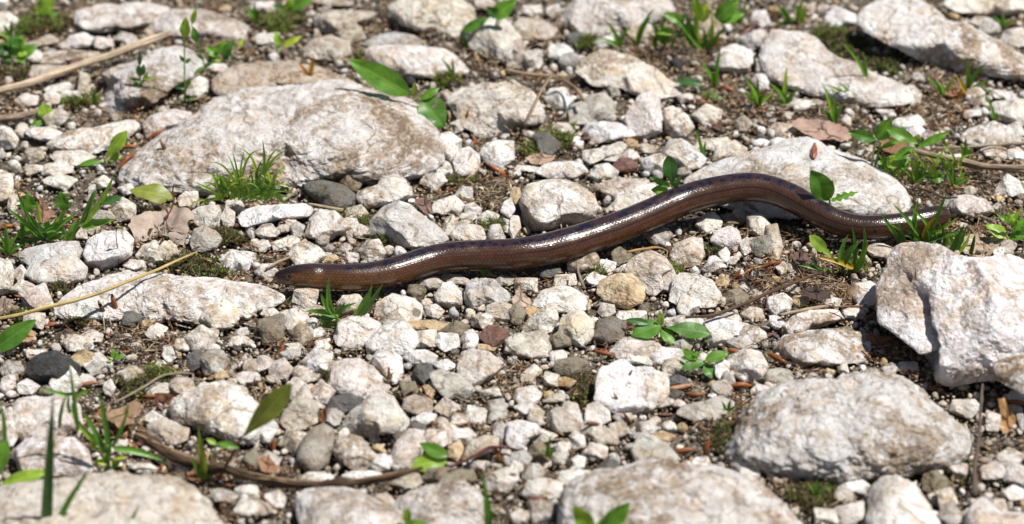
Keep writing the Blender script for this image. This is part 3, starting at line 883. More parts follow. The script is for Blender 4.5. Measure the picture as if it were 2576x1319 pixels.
# ------------------------------------------------------------------ pebbles: one ellipse (x, y, width, height, tone) each, by tile of the view
PEB = {
    (0, 1): '460,50,240,120,w 940,270,150,160,c 790,310,180,90,t 770,60,150,90,w 1430,190,150,120,c 1720,320,100,140,p 1760,230,140,90,c 1790,650,260,160,w '
            '1860,760,100,80,o 1720,745,120,50,y 1020,680,160,90,w 150,750,100,120,p 280,930,230,200,p 180,850,180,110,p 260,1090,180,120,c 960,1195,90,70,p '
            '1180,1180,140,100,c 820,1165,70,70,c 700,1220,160,80,c 660,1150,70,50,t 1110,1110,120,40,y 1520,1240,200,160,c 1830,1185,110,70,c 1810,1255,170,70,c '
            '1790,1290,80,40,d 590,1270,220,110,c 410,1280,100,60,w 1370,1285,120,80,c 1020,1300,120,40,c 1260,1300,100,50,w 1620,1310,120,50,w 1850,1010,150,150,c '
            '680,1030,150,100,t 30,100,120,230,w 100,220,80,140,w 910,70,100,80,g 970,110,140,90,w 1890,440,100,50,c 600,450,170,80,c 890,1065,50,50,p',
    (1, 1): '80,430,160,100,c 235,380,130,90,b 310,420,110,110,g 240,520,210,110,c 40,540,130,90,c 140,595,60,60,w 90,730,160,100,c 690,400,170,150,c 760,290,170,100,c '
            '795,430,120,100,p 880,580,190,150,w 550,535,110,70,g 500,480,100,70,g 670,530,100,80,c 725,490,95,70,c 720,620,120,100,c 560,640,140,70,y 1000,555,90,60,c '
            '1070,590,140,60,w 1460,240,230,130,c 1640,270,120,100,c 1740,335,170,110,c 1470,390,110,150,c 1600,430,230,140,c 1575,140,130,100,t 1350,50,180,110,c '
            '1580,330,140,70,c 1900,250,90,130,w 1890,390,80,130,c 1820,460,190,40,c 1310,60,130,90,b 100,1040,140,70,c 280,1090,230,140,c 430,1020,180,90,c '
            '350,1210,150,150,c 470,1190,130,80,w 120,1170,200,230,o 270,1165,100,60,o 500,1290,150,80,c 300,1300,150,60,w 720,1295,180,60,t 1105,885,70,80,c '
            '1205,880,130,100,o 1315,815,170,90,b 1500,790,200,70,b 1340,1035,140,90,c 1285,965,100,60,c 1310,885,50,50,w 1150,1045,170,90,o 1290,1140,300,80,y '
            '1510,1180,220,130,o 1290,1230,180,150,c 1440,1260,180,120,w 1610,1240,140,120,w 1720,1100,180,110,w 1850,1030,240,130,b 1800,1210,220,150,r 1900,1270,80,90,c '
            '1740,1300,150,60,y 1860,800,160,70,g',
    (2, 1): '100,830,200,130,c 410,790,200,90,p 290,740,150,80,d 690,690,170,90,w 815,620,140,130,o 640,800,160,100,w 660,960,90,80,g 715,1020,130,100,c 910,1060,260,80,w '
            '990,1010,100,70,o 1110,1010,90,80,c 1210,1020,80,90,w 1170,790,140,150,c 1385,715,90,70,w 1470,740,70,50,c 1100,460,170,120,g 1640,340,140,90,o 1720,310,120,70,b '
            '1860,380,170,150,c 1760,540,80,110,w 1580,570,60,60,w 1600,620,80,140,w 1860,660,100,60,g 1580,810,120,80,y 1690,830,80,50,y 1835,730,90,60,w 1770,850,120,70,w '
            '1820,880,90,70,p 1880,900,100,70,p 1790,780,80,60,c 1810,1050,150,100,c 1650,1080,150,80,c 1620,1150,290,130,w 1560,1230,170,110,c 1730,1275,240,110,g '
            '1850,1210,120,90,c 1780,1180,160,80,b 1300,1110,330,80,w 40,1050,130,130,o 160,1040,120,60,y 620,1070,80,80,c 370,1240,150,110,o 600,1290,70,50,w '
            '1290,1290,120,90,t 30,160,80,120,y 20,380,80,170,p 1250,420,60,40,p',
    (3, 1): '40,500,130,240,b 130,570,100,70,w 110,620,70,60,d 110,700,100,90,c 60,770,70,60,c 240,950,130,80,y 90,980,190,130,w 60,1110,100,90,w 500,960,170,70,w '
            '660,1040,170,90,w 840,570,200,100,p 1460,365,80,60,w 730,1140,80,90,t 910,1125,40,40,w 1770,580,150,70,w 180,870,140,60,c 470,910,60,30,c',
    (0, 2): '250,30,150,60,w 620,70,220,130,y 715,90,190,100,w 720,145,120,90,g 200,140,40,70,p 210,280,160,110,c 60,260,110,120,p 80,315,90,60,p 670,225,130,60,p '
            '820,290,90,110,c 720,410,70,60,y 720,355,60,30,w 1000,190,180,120,c 1180,300,220,90,c 1370,290,180,140,c 1190,110,80,80,w 1610,100,220,180,g 1470,80,110,130,d '
            '1270,40,100,100,w 1660,190,150,60,y 1400,150,100,50,p 1160,530,200,100,w 1270,620,310,150,b 1880,130,110,110,b 1870,220,190,100,c 1750,240,130,60,c '
            '1440,700,90,80,g 1080,890,230,70,c 1390,910,120,60,w 1760,870,120,50,w 1890,840,120,130,o 60,600,200,230,w 890,700,120,70,p 1690,1110,220,90,g 1860,1070,160,130,c '
            '1870,1200,190,130,c',
    (1, 2): '50,110,140,110,p 190,150,170,160,b 270,40,160,70,g 460,90,200,170,w 350,170,160,50,p 390,220,210,60,c 250,240,70,60,c 20,220,60,70,p 110,210,80,50,c 90,295,90,50,w '
            '310,320,150,150,c 500,340,150,170,p 60,600,170,180,w 590,510,120,110,g 600,150,130,150,p 1140,220,100,50,p 1160,300,180,110,o 1320,310,110,110,y 1420,125,160,100,w '
            '1500,110,70,120,c 1650,200,150,140,p 1770,330,150,90,c 1900,330,80,110,b 1830,470,160,180,g 1220,430,200,130,b 1430,440,160,150,b 1280,520,160,80,w 1390,555,120,70,c '
            '1530,530,110,110,c 1650,500,160,150,w 1450,630,160,140,c 1560,660,170,110,w 1350,690,170,180,p 1220,600,140,90,d 1190,660,150,130,c 1510,770,110,130,y 930,740,120,70,y '
            '280,830,90,60,w 940,850,180,120,w 790,860,190,90,w 1330,440,60,60,o 1440,500,50,50,g 1830,610,90,130,g 1900,620,70,150,w 1140,1000,230,110,b 150,1140,160,130,w '
            '30,1200,160,90,c 960,1140,140,100,b 450,960,260,60,w 800,950,260,60,w 1660,880,150,100,w 1830,1000,230,160,c 100,870,180,140,b 1890,800,80,120,p 1470,850,70,40,w',
    (2, 2): '90,20,330,80,c 340,50,120,50,w 240,110,80,70,p 130,220,140,90,b 160,170,120,90,c 300,220,130,120,c 400,250,150,70,y 20,190,50,70,c 30,270,70,90,p 370,310,60,80,w '
            '180,70,50,40,c 280,330,80,70,y 260,410,80,80,c 130,450,200,100,w 330,370,150,60,b 180,500,130,120,b 450,500,150,180,c 590,590,160,100,c 240,660,210,90,c 500,690,110,120,c '
            '640,770,170,130,c 380,750,150,100,p 350,820,110,90,g 500,850,100,90,w 50,830,180,110,g 40,890,110,90,c 170,930,180,120,g 700,650,260,120,b 800,600,130,100,b '
            '830,500,140,100,c 1010,590,170,100,c 1080,530,80,70,b 1190,570,110,80,c 1290,575,90,60,y 1140,660,180,70,y 980,500,100,80,w 920,570,60,90,w 880,720,90,80,g '
            '970,660,150,60,g 1250,240,150,80,d 1220,340,130,70,d 1380,300,70,70,c 1490,280,60,80,y 1570,290,140,100,g 1340,220,60,50,w 1630,230,90,110,g 1710,180,130,120,w '
            '1580,150,110,140,w 1510,340,70,40,w 1250,400,100,60,p 1140,400,150,70,p 1160,60,270,110,w 960,60,220,130,c 1440,190,40,40,w 1100,830,310,80,w 580,890,60,90,d '
            '810,690,40,40,w 760,810,130,60,c 240,1230,220,180,g 30,1000,60,90,w 60,1270,140,100,p 1870,310,120,90,p 1880,970,90,80,b',
    (3, 2): '260,80,170,100,y 575,140,120,70,c 715,125,80,60,w 660,180,140,60,g 930,150,160,80,w 880,95,80,50,y 340,195,80,50,t 30,290,120,80,p 1060,140,160,90,p 1500,440,210,130,c '
            '1690,550,110,160,p 1850,440,130,60,c 1910,540,60,160,g 1870,360,130,80,c 1820,830,180,140,c 1640,820,90,80,g 1700,920,190,120,p 1880,950,200,130,c 1440,910,200,110,p '
            '1260,1010,190,140,o 1340,1120,170,130,c 1850,1080,140,100,w 1730,1180,150,100,w 1660,1090,90,50,c 640,1030,190,120,w 580,1110,170,110,b 620,1220,240,130,p '
            '430,1260,240,110,c 1370,1240,160,150,g 1190,1250,220,120,p 350,960,180,80,w 200,940,130,100,w 60,960,140,90,b 1080,1280,150,80,o 1560,1160,120,60,c 1270,920,130,50,w '
            '1880,1190,80,60,p 600,1290,160,60,g 1500,850,70,50,w',
    (0, 0): '240,1180,170,120,b 100,1250,110,70,w 430,1280,230,100,c 250,1280,130,80,c 760,1250,80,60,w 190,1100,110,70,c 340,1010,250,100,w 170,980,100,90,c 420,890,180,110,c '
            '210,760,160,90,c 530,730,150,110,w 390,740,120,90,p 190,825,70,40,w 640,815,60,40,w 540,940,70,50,c 60,590,90,60,c 440,670,200,70,c 640,640,130,170,b 320,320,230,80,b '
            '270,430,120,90,w 620,570,90,50,c 780,330,160,90,p 950,290,150,80,g 1150,240,120,80,b 1640,520,120,80,w 1500,480,130,130,g 680,700,60,80,c 1000,330,110,60,w 10,30,110,100,w',
    (1, 0): '80,290,200,90,c 130,440,110,60,w 120,360,80,60,c 400,90,80,50,w 1300,220,80,60,w 60,50,200,90,p 600,20,300,60,b 1590,1050,80,110,w 1520,950,110,120,p 1310,1290,170,80,c '
            '1440,1290,160,80,w 1880,1020,70,50,c 1700,1290,100,60,c 1720,30,150,100,p 1330,640,90,50,g 1150,600,90,60,k',
    (2, 0): '150,450,140,150,c 360,390,190,120,w 40,380,110,200,b 430,460,150,110,g 690,340,140,60,w 480,300,140,110,d 780,270,120,60,g 960,240,200,140,p 310,80,100,90,p 150,80,150,80,c '
            '1480,210,190,190,b 1610,200,110,60,w 1800,310,160,140,g 1880,260,100,60,p 1890,490,110,150,c 1880,620,110,120,w 1410,730,90,80,p 1480,880,190,140,c 1740,940,130,110,g '
            '1870,960,90,80,w 1540,955,80,50,r 350,750,170,140,w 450,740,70,60,w 1880,1085,110,60,w 1760,1030,90,50,g 1870,1030,100,60,d 1020,1120,150,60,b 890,1090,130,60,y '
            '130,1020,110,60,c 250,1090,200,150,d 470,950,70,60,c 490,1040,100,70,w 20,1150,40,120,c 100,1270,230,50,c 500,1230,80,50,c 1300,740,130,80,p 1250,490,100,90,k '
            '1380,470,70,60,g 1410,575,70,40,w 1580,640,80,50,g 1800,800,90,50,c 770,700,100,100,g 1870,140,120,130,p',
    (3, 0): '250,790,160,90,c 350,770,100,60,b 80,1080,110,50,w 110,980,200,100,b 580,1090,70,50,w 700,385,50,40,w 1530,860,150,70,p 1640,820,90,90,w 1560,720,140,140,w 1770,720,210,80,w '
            '1860,980,140,120,c 1890,1050,100,60,w 1210,1030,140,100,g 1120,990,130,100,w 1600,1070,120,60,c 1300,1150,80,80,w 1400,1200,200,60,c 1720,1150,250,90,c 1880,1170,140,90,w '
            '1650,230,160,50,g 1400,110,90,80,y 600,910,140,60,c 900,850,150,60,c 1480,940,50,30,w 1620,160,200,70,c 1420,800,70,50,c 1350,910,80,60,c'}
TY = (0.0, 440.06, 878.9)
peb = []
for (tc_, tr_), s in PEB.items():
    for e in s.split():
        x, y, w, h, t = e.split(',')
        peb.append((643.75 * tc_ + float(x) / 2.998, TY[tr_] + float(y) / 2.998, float(w) / 2.998 * 1.15, float(h) / 2.998 * 1.20, t))
peb.sort(key=lambda e: -e[2] * e[3])
SMALL = peb[300:]
for i, (x, y, w, h, t) in enumerate(peb[:300]):
    rnd = random.Random(5000 + i)
    a0, rot = rnd.uniform(0, 6.28), rnd.uniform(-0.18, 0.18)
    pl = []
    nn = rnd.choice((4, 5, 5, 6))
    for k in range(nn):
        a = a0 + k * 2 * math.pi / nn + rnd.uniform(-0.22, 0.22)
        f = rnd.uniform(0.96, 1.26)
        ex, ey = math.cos(a) * w / 2 * f, math.sin(a) * h / 2 * f
        pl.append((x + ex * math.cos(rot) - ey * math.sin(rot), y + ex * math.sin(rot) + ey * math.cos(rot)))
    kind = i % 3
    lab = '%s %s pebble beside %s' % (TWORD[t], shape_word(w, h, i), near(x, y))
    rock('pebble', pl, 5000 + i, t, lab, 'pebble', lab, tilt=0.42 if h / w > 0.55 else 0.55, planes=(9, 8, 7)[kind], sharp=(30, 26, 20)[kind], sink=0.14, lo=(0.42, 0.45, 0.5)[kind],
         rough=0.03, level=4 if w * h < 5200 else 5)


# labels: alike stones by one landmark are told apart by the next landmark they lie toward, then by size
def near2(x, y):
    return sorted(LAND, key=lambda t: (t[0] - x) ** 2 + ((t[1] - y) * 1.25) ** 2)[1][2]


def tell_apart(items):
    for step in (0, 1):
        same = {}
        for o, size, x, y in items:
            if o.get('group'):
                same.setdefault(o['label'], []).append((size, o, x, y))
        for lab, ls in same.items():
            ls.sort(key=lambda t: -t[0])
            if len(ls) == 1:
                if 'group' in ls[0][1]:
                    del ls[0][1]['group']
                continue
            sz = [t[0] for t in ls]
            clear = all(a > b * 1.08 for a, b in zip(sz, sz[1:]))
            if len(ls) == 2 and clear:
                wd = ('larger', 'smaller')
            elif len(ls) == 3 and clear:
                wd = ('largest', 'middle-sized', 'smallest')
            else:
                wd = None
            for k, (size, o, x, y) in enumerate(ls):
                if wd:
                    o['label'] = wd[k] + ' ' + lab
                elif step == 0:
                    o['label'] = lab + ', toward ' + near2(x, y)


tell_apart(ROCKS)
for o, _s, _x, _y in ROCKS:
    if o.get('group'):
        o['group'] = o['label']

# ------------------------------------------------------------------ ground
def axis(lo, hi, n_in, inner, n_out):
    a = np.linspace(-inner, inner, n_in)
    g = inner * (hi / inner) ** (np.linspace(0, 1, n_out + 1)[1:])
    return np.concatenate([-g[::-1], a, g])


gx = axis(-40, 40, 200, 0.5, 14)
gy = axis(-40, 40, 200, 0.5, 14)
GX, GY = np.meshgrid(gx, gy)


def ground_z(x, y):
    p = np.stack([x * 1.0, y * 1.0, np.zeros_like(x)], -1)
    return -0.0030 + 0.0028 * fbm(p * 22, 4, 3.0) + 0.0012 * fbm(p * 120, 3, 8.0)


GZ = ground_z(GX, GY)
nx, ny = len(gx), len(gy)
idx = np.arange(nx * ny).reshape(ny, nx)
faces = np.stack([idx[:-1, :-1], idx[:-1, 1:], idx[1:, 1:], idx[1:, :-1]], -1).reshape(-1, 4)
gm = mesh_from('ground', np.stack([GX, GY, GZ], -1).reshape(-1, 3), faces.tolist())
go = obj('ground', gm, M['soil'], kind='structure')
go['label'] = 'dark brown soil showing between the stones'

# ------------------------------------------------------------------ the slow worm
WORM = [(689, 698, 0.6, 6), (690.5, 698, 6.5, 6), (696, 698, 13, 6), (705, 697.5, 18, 6), (716, 697, 22, 5.6), (729, 695.8, 25.4, 5.2), (742, 695, 28, 5), (762, 695, 31, 4.4), (785, 695.5, 33.4, 4),
        (812, 696.5, 33.4, 3.5), (840, 698, 34.5, 3), (880, 699, 35.2, 2.5), (912, 697.5, 35.6, 2.2), (945, 694, 36.6, 2), (977, 688, 37.6, 2), (1010, 679, 38, 2),
        (1044, 668.5, 38, 2), (1077, 658, 38.2, 2), (1112, 650.5, 38.4, 2.2), (1160, 645.5, 39, 2.4), (1210, 643, 39.6, 2.4), (1250, 642.5, 40.4, 2.2),
        (1287, 641.5, 41.4, 2), (1322, 638.5, 42.2, 1.8), (1354, 633.5, 42.8, 1.6), (1390, 626, 43.2, 1.6), (1421, 618, 43.4, 2), (1455, 608, 43, 2.4), (1488, 597.5, 42.6, 2.6),
        (1521, 586.5, 42.2, 3), (1554, 574.5, 41.8, 3.2), (1588, 561.5, 41.4, 3.6), (1621, 547.5, 41, 4), (1655, 532.5, 40.6, 4.6), (1688, 517.5, 40.4, 5.2), (1721, 505, 40, 6),
        (1754, 494.5, 39.8, 7), (1788, 486, 39.2, 8), (1821, 479.5, 38.8, 9), (1852, 475, 38.5, 9.6), (1881, 473, 38.3, 10), (1908, 474, 38, 10), (1935, 479, 37.6, 9.6),
        (1964, 488, 37.2, 9), (1998, 503, 36.6, 8), (2031, 522, 36, 6.5), (2064, 541, 35.2, 5), (2098, 557.5, 34.4, 3.6), (2131, 568.5, 33.6, 2.6), (2165, 573.5, 32.8, 2.2),
        (2198, 574, 32.4, 2.2), (2231, 571.5, 32, 2.2), (2256, 568.5, 31.6, 2.2), (2281, 564.5, 31.2, 2.2), (2306, 559, 30.8, 2.4), (2331, 553, 30.2, 2.6), (2350, 548, 29.2, 2.8),
        (2365, 544.5, 27, 2.8), (2376, 543, 22.6, 2.8), (2384, 542.5, 15.6, 2.8), (2388.5, 542.5, 8.2, 2.8), (2390, 542.5, 0.6, 2.8)]
wp = []
for (x, y, hw, lift) in WORM:
    z = 0.0089 if x < 720 else 0.0076 if x > 2352 else 0.93 * hw * 0.000172 + 0.0004 + lift * 0.0009
    p = G(x, y, z)
    wp.append((*p, hw * px_size(p), x))
wp = np.array(wp)


def catmull(P, n):
    d = np.concatenate([[0], np.cumsum(np.linalg.norm(np.diff(P[:, :3], axis=0), axis=1))])
    t = np.linspace(0, d[-1], n)
    m = np.gradient(P, d, axis=0)
    i = np.clip(np.searchsorted(d, t, side='right') - 1, 0, len(d) - 2)
    h = (d[i + 1] - d[i])[:, None]
    u = ((t - d[i])[:, None]) / h
    return ((2 * u ** 3 - 3 * u ** 2 + 1) * P[i] + (u ** 3 - 2 * u ** 2 + u) * h * m[i] + (-2 * u ** 3 + 3 * u ** 2) * P[i + 1] + (u ** 3 - u ** 2) * h * m[i + 1]), t


RINGS, AROUND = 960, 96
C, arc = catmull(wp, RINGS)
cen, rad, vx = C[:, :3], np.maximum(C[:, 3], 0.00008), C[:, 4]
k = np.hanning(19)
k /= k.sum()
sm = np.stack([np.convolve(np.pad(cen[:, i], 9, mode='reflect', reflect_type='odd'), k, 'valid') for i in range(3)], 1)
tan = np.gradient(sm, axis=0)
tan[:, 2] *= 0.6
tan /= np.linalg.norm(tan, axis=1, keepdims=True)
side = np.cross(tan, ZZ)
side /= np.linalg.norm(side, axis=1, keepdims=True)
nor = np.cross(side, tan)
phi = np.linspace(-math.pi, math.pi, AROUND + 1)
PH, RR = np.meshgrid(phi, rad)
VX = np.repeat(vx[:, None], AROUND + 1, 1)
AR = np.repeat(arc[:, None], AROUND + 1, 1)
cz = np.cos(PH)
cz = np.where(cz < 0, cz * 0.88, cz)
adeg = np.degrees(np.abs(PH))
rmod = np.ones_like(PH)
# head: brow ridge, groove of the mouth, slight cheek swelling and neck
hd = np.clip((765 - VX) / 30, 0, 1) * np.clip((VX - 691) / 8, 0, 1)
rmod -= 0.045 * hd * np.exp(-((adeg - 97 - (VX - 720) * 0.12) / 4.5) ** 2) * np.clip((756 - VX) / 10, 0, 1)
rmod += 0.035 * np.exp(-((VX - 768) / 22) ** 2) * np.exp(-((adeg - 85) / 35) ** 2)
rmod -= 0.05 * np.exp(-((VX - 731) / 7.0) ** 2) * np.exp(-((adeg - 60) / 13) ** 2)
rmod += 0.03 * np.exp(-((VX - 733) / 10.0) ** 2) * np.exp(-((adeg - 40) / 10) ** 2)
# body: soft flank keel and hints of muscle
rmod += 0.008 * fbm(np.stack([AR * 60, np.cos(PH) * 1.5, np.sin(PH) * 1.5], -1), 3, 4.0)
WV = cen[:, None, :] + (RR * rmod)[..., None] * (cz[..., None] * nor[:, None, :] + np.sin(PH)[..., None] * side[:, None, :])

# colour of each place on the skin
SC_A, SC_L = 30.0, 0.00175
cu, cv = np.floor(AR / SC_L), np.floor((PH / (2 * math.pi) + 0.5) * SC_A)
rnd_cell = _hash(np.stack([cu, cv, np.zeros_like(cu)], -1), 2.0)
soft = 8.0 * fbm(np.stack([AR * 90, PH * 2, PH * 0], -1), 3, 6.0)
A = adeg + soft * 0.5


def band(stops):
    xs = [s[0] for s in stops]
    return np.stack([np.interp(A, xs, [s[1][i] for s in stops]) for i in range(3)], -1)


body = band([(0, (0.070, 0.034, 0.034)), (22, (0.078, 0.037, 0.032)), (34, (0.125, 0.056, 0.032)), (50, (0.150, 0.064, 0.028)), (60, (0.150, 0.054, 0.019)),
             (90, (0.165, 0.057, 0.019)), (112, (0.18, 0.070, 0.028)), (128, (0.20, 0.11, 0.07)), (146, (0.38, 0.29, 0.22)), (180, (0.40, 0.32, 0.26))])
gold = band([(0, (0.064, 0.032, 0.030)), (24, (0.072, 0.036, 0.030)), (40, (0.14, 0.062, 0.026)), (56, (0.21, 0.088, 0.024)), (90, (0.32, 0.142, 0.036)),
             (118, (0.28, 0.138, 0.048)), (140, (0.38, 0.25, 0.14)), (180, (0.40, 0.30, 0.21))])
wg = np.clip((1060 - VX) / 260, 0, 1)[..., None]
col = body * (1 - wg) + gold * wg
wt = np.clip((VX - 1980) / 160, 0, 1)[..., None]
col = col * (1 - 0.25 * wt)
# speckling scale by scale
col = col * (0.80 + 0.40 * rnd_cell)[..., None]
# dark line along the flank
lw = np.clip((VX - 1230) / 120, 0, 1)
ln = np.exp(-((A - 56) / 3.6) ** 2) * lw * (0.65 + 0.35 * rnd_cell)
col = col * (1 - 0.86 * ln)[..., None]
ln2 = np.exp(-((A - 118) / 5) ** 2) * 0.25
col = col * (1 - ln2)[..., None]
# blue-black spots in loose rows over the back
spot = np.zeros_like(PH)
rsp = random.Random(31)
for sg in (1, -1):
    a_ = 0.03
    while a_ < arc[-1] - 0.06:
        a_ += rsp.uniform(0.0022, 0.0062)
        for q_ in range(rsp.choice((1, 1, 2, 2, 3))):
            ac = a_ + rsp.uniform(-0.0012, 0.0012) * (q_ > 0)
            pc_ = math.radians(rsp.gauss(15, 6)) * sg + (rsp.uniform(-0.16, 0.10) * sg if q_ else 0)
            i_ = int(np.argmin(np.abs(arc - ac)))
            i0, i1 = max(0, i_ - 8), i_ + 9
            dd = ((AR[i0:i1] - ac) / rsp.uniform(0.0011, 0.0017)) ** 2 + ((PH[i0:i1] - pc_) * rad[i_] / rsp.uniform(0.0008, 0.0012)) ** 2
            spot[i0:i1] = np.maximum(spot[i0:i1], np.clip(1.9 - 1.7 * np.sqrt(dd), 0, 1))
spot *= 0.95
col = col * (1 - spot)[..., None] + np.array((0.004, 0.009, 0.040)) * spot[..., None]
# head shields: dark crown, freckled cheeks, dark mouth line, pale chin
hm = np.clip((780 - VX) / 40, 0, 1)
fre = fbm(np.stack([AR * 1500, PH * 9, PH * 0], -1), 2, 12.0)
dark = np.clip((735 - VX) / 30, 0, 1) * 0.72 + np.clip((46 - adeg) / 16, 0, 1) * 0.55
dark = np.clip(dark * hm + np.clip(fre * 1.8, 0, 0.75) * hm * (adeg < 108), 0, 0.92) * np.clip((128 - adeg) / 14, 0, 1)
col = col * (1 - dark)[..., None] + np.array((0.020, 0.014, 0.012)) * dark[..., None]
mo = np.exp(-((adeg - 97 - (VX - 720) * 0.12) / 2.6) ** 2) * np.clip((757 - VX) / 8, 0, 1) * np.clip((VX - 694) / 4, 0, 1)
col = col * (1 - 0.9 * mo)[..., None]

# seams between the large shields of the head
hs = np.clip((772 - VX) / 26, 0, 1)
rsd = np.random.RandomState(14)
su = (AR / 0.0024)
sv = PH / (2 * math.pi) * 11
cu2, cv2 = np.floor(su), np.floor(sv)
f1 = np.full(su.shape, 9.0)
f2 = np.full(su.shape, 9.0)
for du_ in (-1, 0, 1):
    for dv_ in (-1, 0, 1):
        ci = np.stack([cu2 + du_, np.abs(cv2 + dv_ + 0.5), np.zeros_like(cu2)], -1)
        px2 = cu2 + du_ + 0.15 + 0.7 * _hash(ci, 21.0)
        py2 = cv2 + dv_ + 0.15 + 0.7 * _hash(ci, 22.0)
        dd = np.hypot(su - px2, sv - py2)
        f2 = np.where(dd < f1, f1, np.minimum(f2, dd))
        f1 = np.minimum(f1, dd)
seam = np.clip(1 - (f2 - f1) / 0.13, 0, 1) * hs * (adeg < 105)
col = col * (1 - 0.8 * seam)[..., None]
col = col * (0.61 - 0.07 * np.clip(1 - wg, 0, 1))
ALPHA = 1 - hs
nv = AROUND + 1
wi = np.arange(RINGS * nv).reshape(RINGS, nv)
wf = np.stack([wi[:-1, :-1], wi[:-1, 1:], wi[1:, 1:], wi[1:, :-1]], -1).reshape(-1, 4)[:, ::-1]
wuv = np.stack([AR / SC_L, (PH / (2 * math.pi) + 0.5) * SC_A], -1).reshape(-1, 2)
worm_org = np.array((cen[RINGS // 2][0], cen[RINGS // 2][1], 0.0))
wm_ = mesh_from('body', WV.reshape(-1, 3) - worm_org, wf.tolist(), True, wuv)
ca = wm_.color_attributes.new('skin', 'FLOAT_COLOR', 'POINT')
ca.data.foreach_set('color', np.concatenate([col.reshape(-1, 3), ALPHA.reshape(-1, 1)], 1).astype(np.float32).ravel())


def skin_material():
    m, nt, bs = new_mat('scaly_skin')
    at = N(nt, 'ShaderNodeAttribute', attribute_name='skin')
    tc = N(nt, 'ShaderNodeTexCoord')
    br = N(nt, 'ShaderNodeTexBrick')
    br.offset = 0.5
    br.inputs['Scale'].default_value = 1.0
    br.inputs['Mortar Size'].default_value = 0.2
    br.inputs['Mortar Smooth'].default_value = 1.0
    br.inputs['Brick Width'].default_value = 1.0
    br.inputs['Row Height'].default_value = 1.0
    # scales sit a little unevenly in their rows
    un = N(nt, 'ShaderNodeTexNoise')
    un.inputs['Scale'].default_value = 0.9
    un.inputs['Detail'].default_value = 2.0
    L(nt, tc.outputs['UV'], un.inputs['Vector'])
    us = N(nt, 'ShaderNodeVectorMath', operation='SCALE')
    us.inputs['Scale'].default_value = 0.55
    L(nt, un.outputs['Color'], us.inputs[0])
    ua = N(nt, 'ShaderNodeVectorMath', operation='ADD')
    L(nt, tc.outputs['UV'], ua.inputs[0])
    L(nt, us.outputs[0], ua.inputs[1])
    L(nt, ua.outputs[0], br.inputs['Vector'])
    c = mixc(nt, mathn(nt, 'MULTIPLY', mathn(nt, 'MULTIPLY', br.outputs['Fac'], at.outputs['Alpha']), 0.62), at.outputs['Color'], (0.012, 0.009, 0.008))
    L(nt, c, bs.inputs['Base Color'])
    n1 = noise(nt, tc.outputs['Object'], 900.0, 3, 0.6)
    n_d = noise(nt, tc.outputs['Object'], 70.0, 4, 0.6)
    L(nt, mathn(nt, 'ADD', ramp(nt, n1, [(0.3, g1(0.15)), (0.7, g1(0.23))]), ramp(nt, n_d, [(0.48, g1(0.0)), (0.70, g1(0.15))])), bs.inputs['Roughness'])
    bs.inputs['Specular IOR Level'].default_value = 0.68
    bs.inputs['Coat Weight'].default_value = 0.0
    bs.inputs['Coat Roughness'].default_value = 0.22
    inv = mathn(nt, 'SUBTRACT', 1.0, br.outputs['Fac'])
    b1 = bump(nt, mathn(nt, 'MULTIPLY', inv, at.outputs['Alpha']), 0.26, 0.00010)
    L(nt, bump(nt, n1, 0.15, 0.0001, b1), bs.inputs['Normal'])
    return m


worm = thing('slow_worm', worm_org, 'glossy bronze-brown slow worm winding across the gravel', 'legless lizard')
obj('body', wm_, skin_material(), worm)


def plain(name, c, rough, spec=0.5):
    m, nt, bs = new_mat(name)
    tc = N(nt, 'ShaderNodeTexCoord')
    n1 = noise(nt, tc.outputs['Object'], 1500.0, 3, 0.5)
    L(nt, mixc(nt, 1.0, (*c, 1), ramp(nt, n1, [(0.3, g1(0.7)), (0.7, g1(1.2))]), 'MULTIPLY'), bs.inputs['Base Color'])
    bs.inputs['Roughness'].default_value = rough
    bs.inputs['Specular IOR Level'].default_value = spec
    return m


eye_m = plain('dark_eye', (0.006, 0.005, 0.005), 0.06, 0.8)
lid_m = plain('eyelid', (0.085, 0.055, 0.03), 0.35)
ie = int(np.argmin(np.abs(vx - 731)))
for sgn in (1, -1):
    ph_e = math.radians(60) * sgn
    out = math.cos(ph_e) * nor[ie] + math.sin(ph_e) * side[ie]
    pc = cen[ie] + out * rad[ie] * 0.90
    ax = tan[ie]
    bx_ = np.cross(out, ax)
    _, dirs, fa = ico(4)
    P = pc + dirs[:, :1] * ax * 0.00105 + dirs[:, 1:2] * bx_ * 0.00082 + dirs[:, 2:] * out * 0.00072
    eo = obj('eye', mesh_from('eye', P - worm_org, fa.tolist()), eye_m, worm)
    # lid: a thin oval rim round the eye
    V, F = [], []
    nu, nv2 = 36, 8
    for i in range(nu):
        a = 2 * math.pi * i / nu
        rr_ = pc + out * 0.00016 + math.cos(a) * ax * 0.00128 + math.sin(a) * bx_ * 0.00102
        rad_d = math.cos(a) * ax + math.sin(a) * bx_
        for j in range(nv2):
            b = 2 * math.pi * j / nv2
            V.append(rr_ + (math.cos(b) * rad_d + math.sin(b) * out) * 0.00022 - worm_org)
    for i in range(nu):
        for j in range(nv2):
            F.append((i * nv2 + j, i * nv2 + (j + 1) % nv2, (i + 1) % nu * nv2 + (j + 1) % nv2, (i + 1) % nu * nv2 + j))
    obj('eyelid', mesh_from('eyelid', V, F), lid_m, eo)

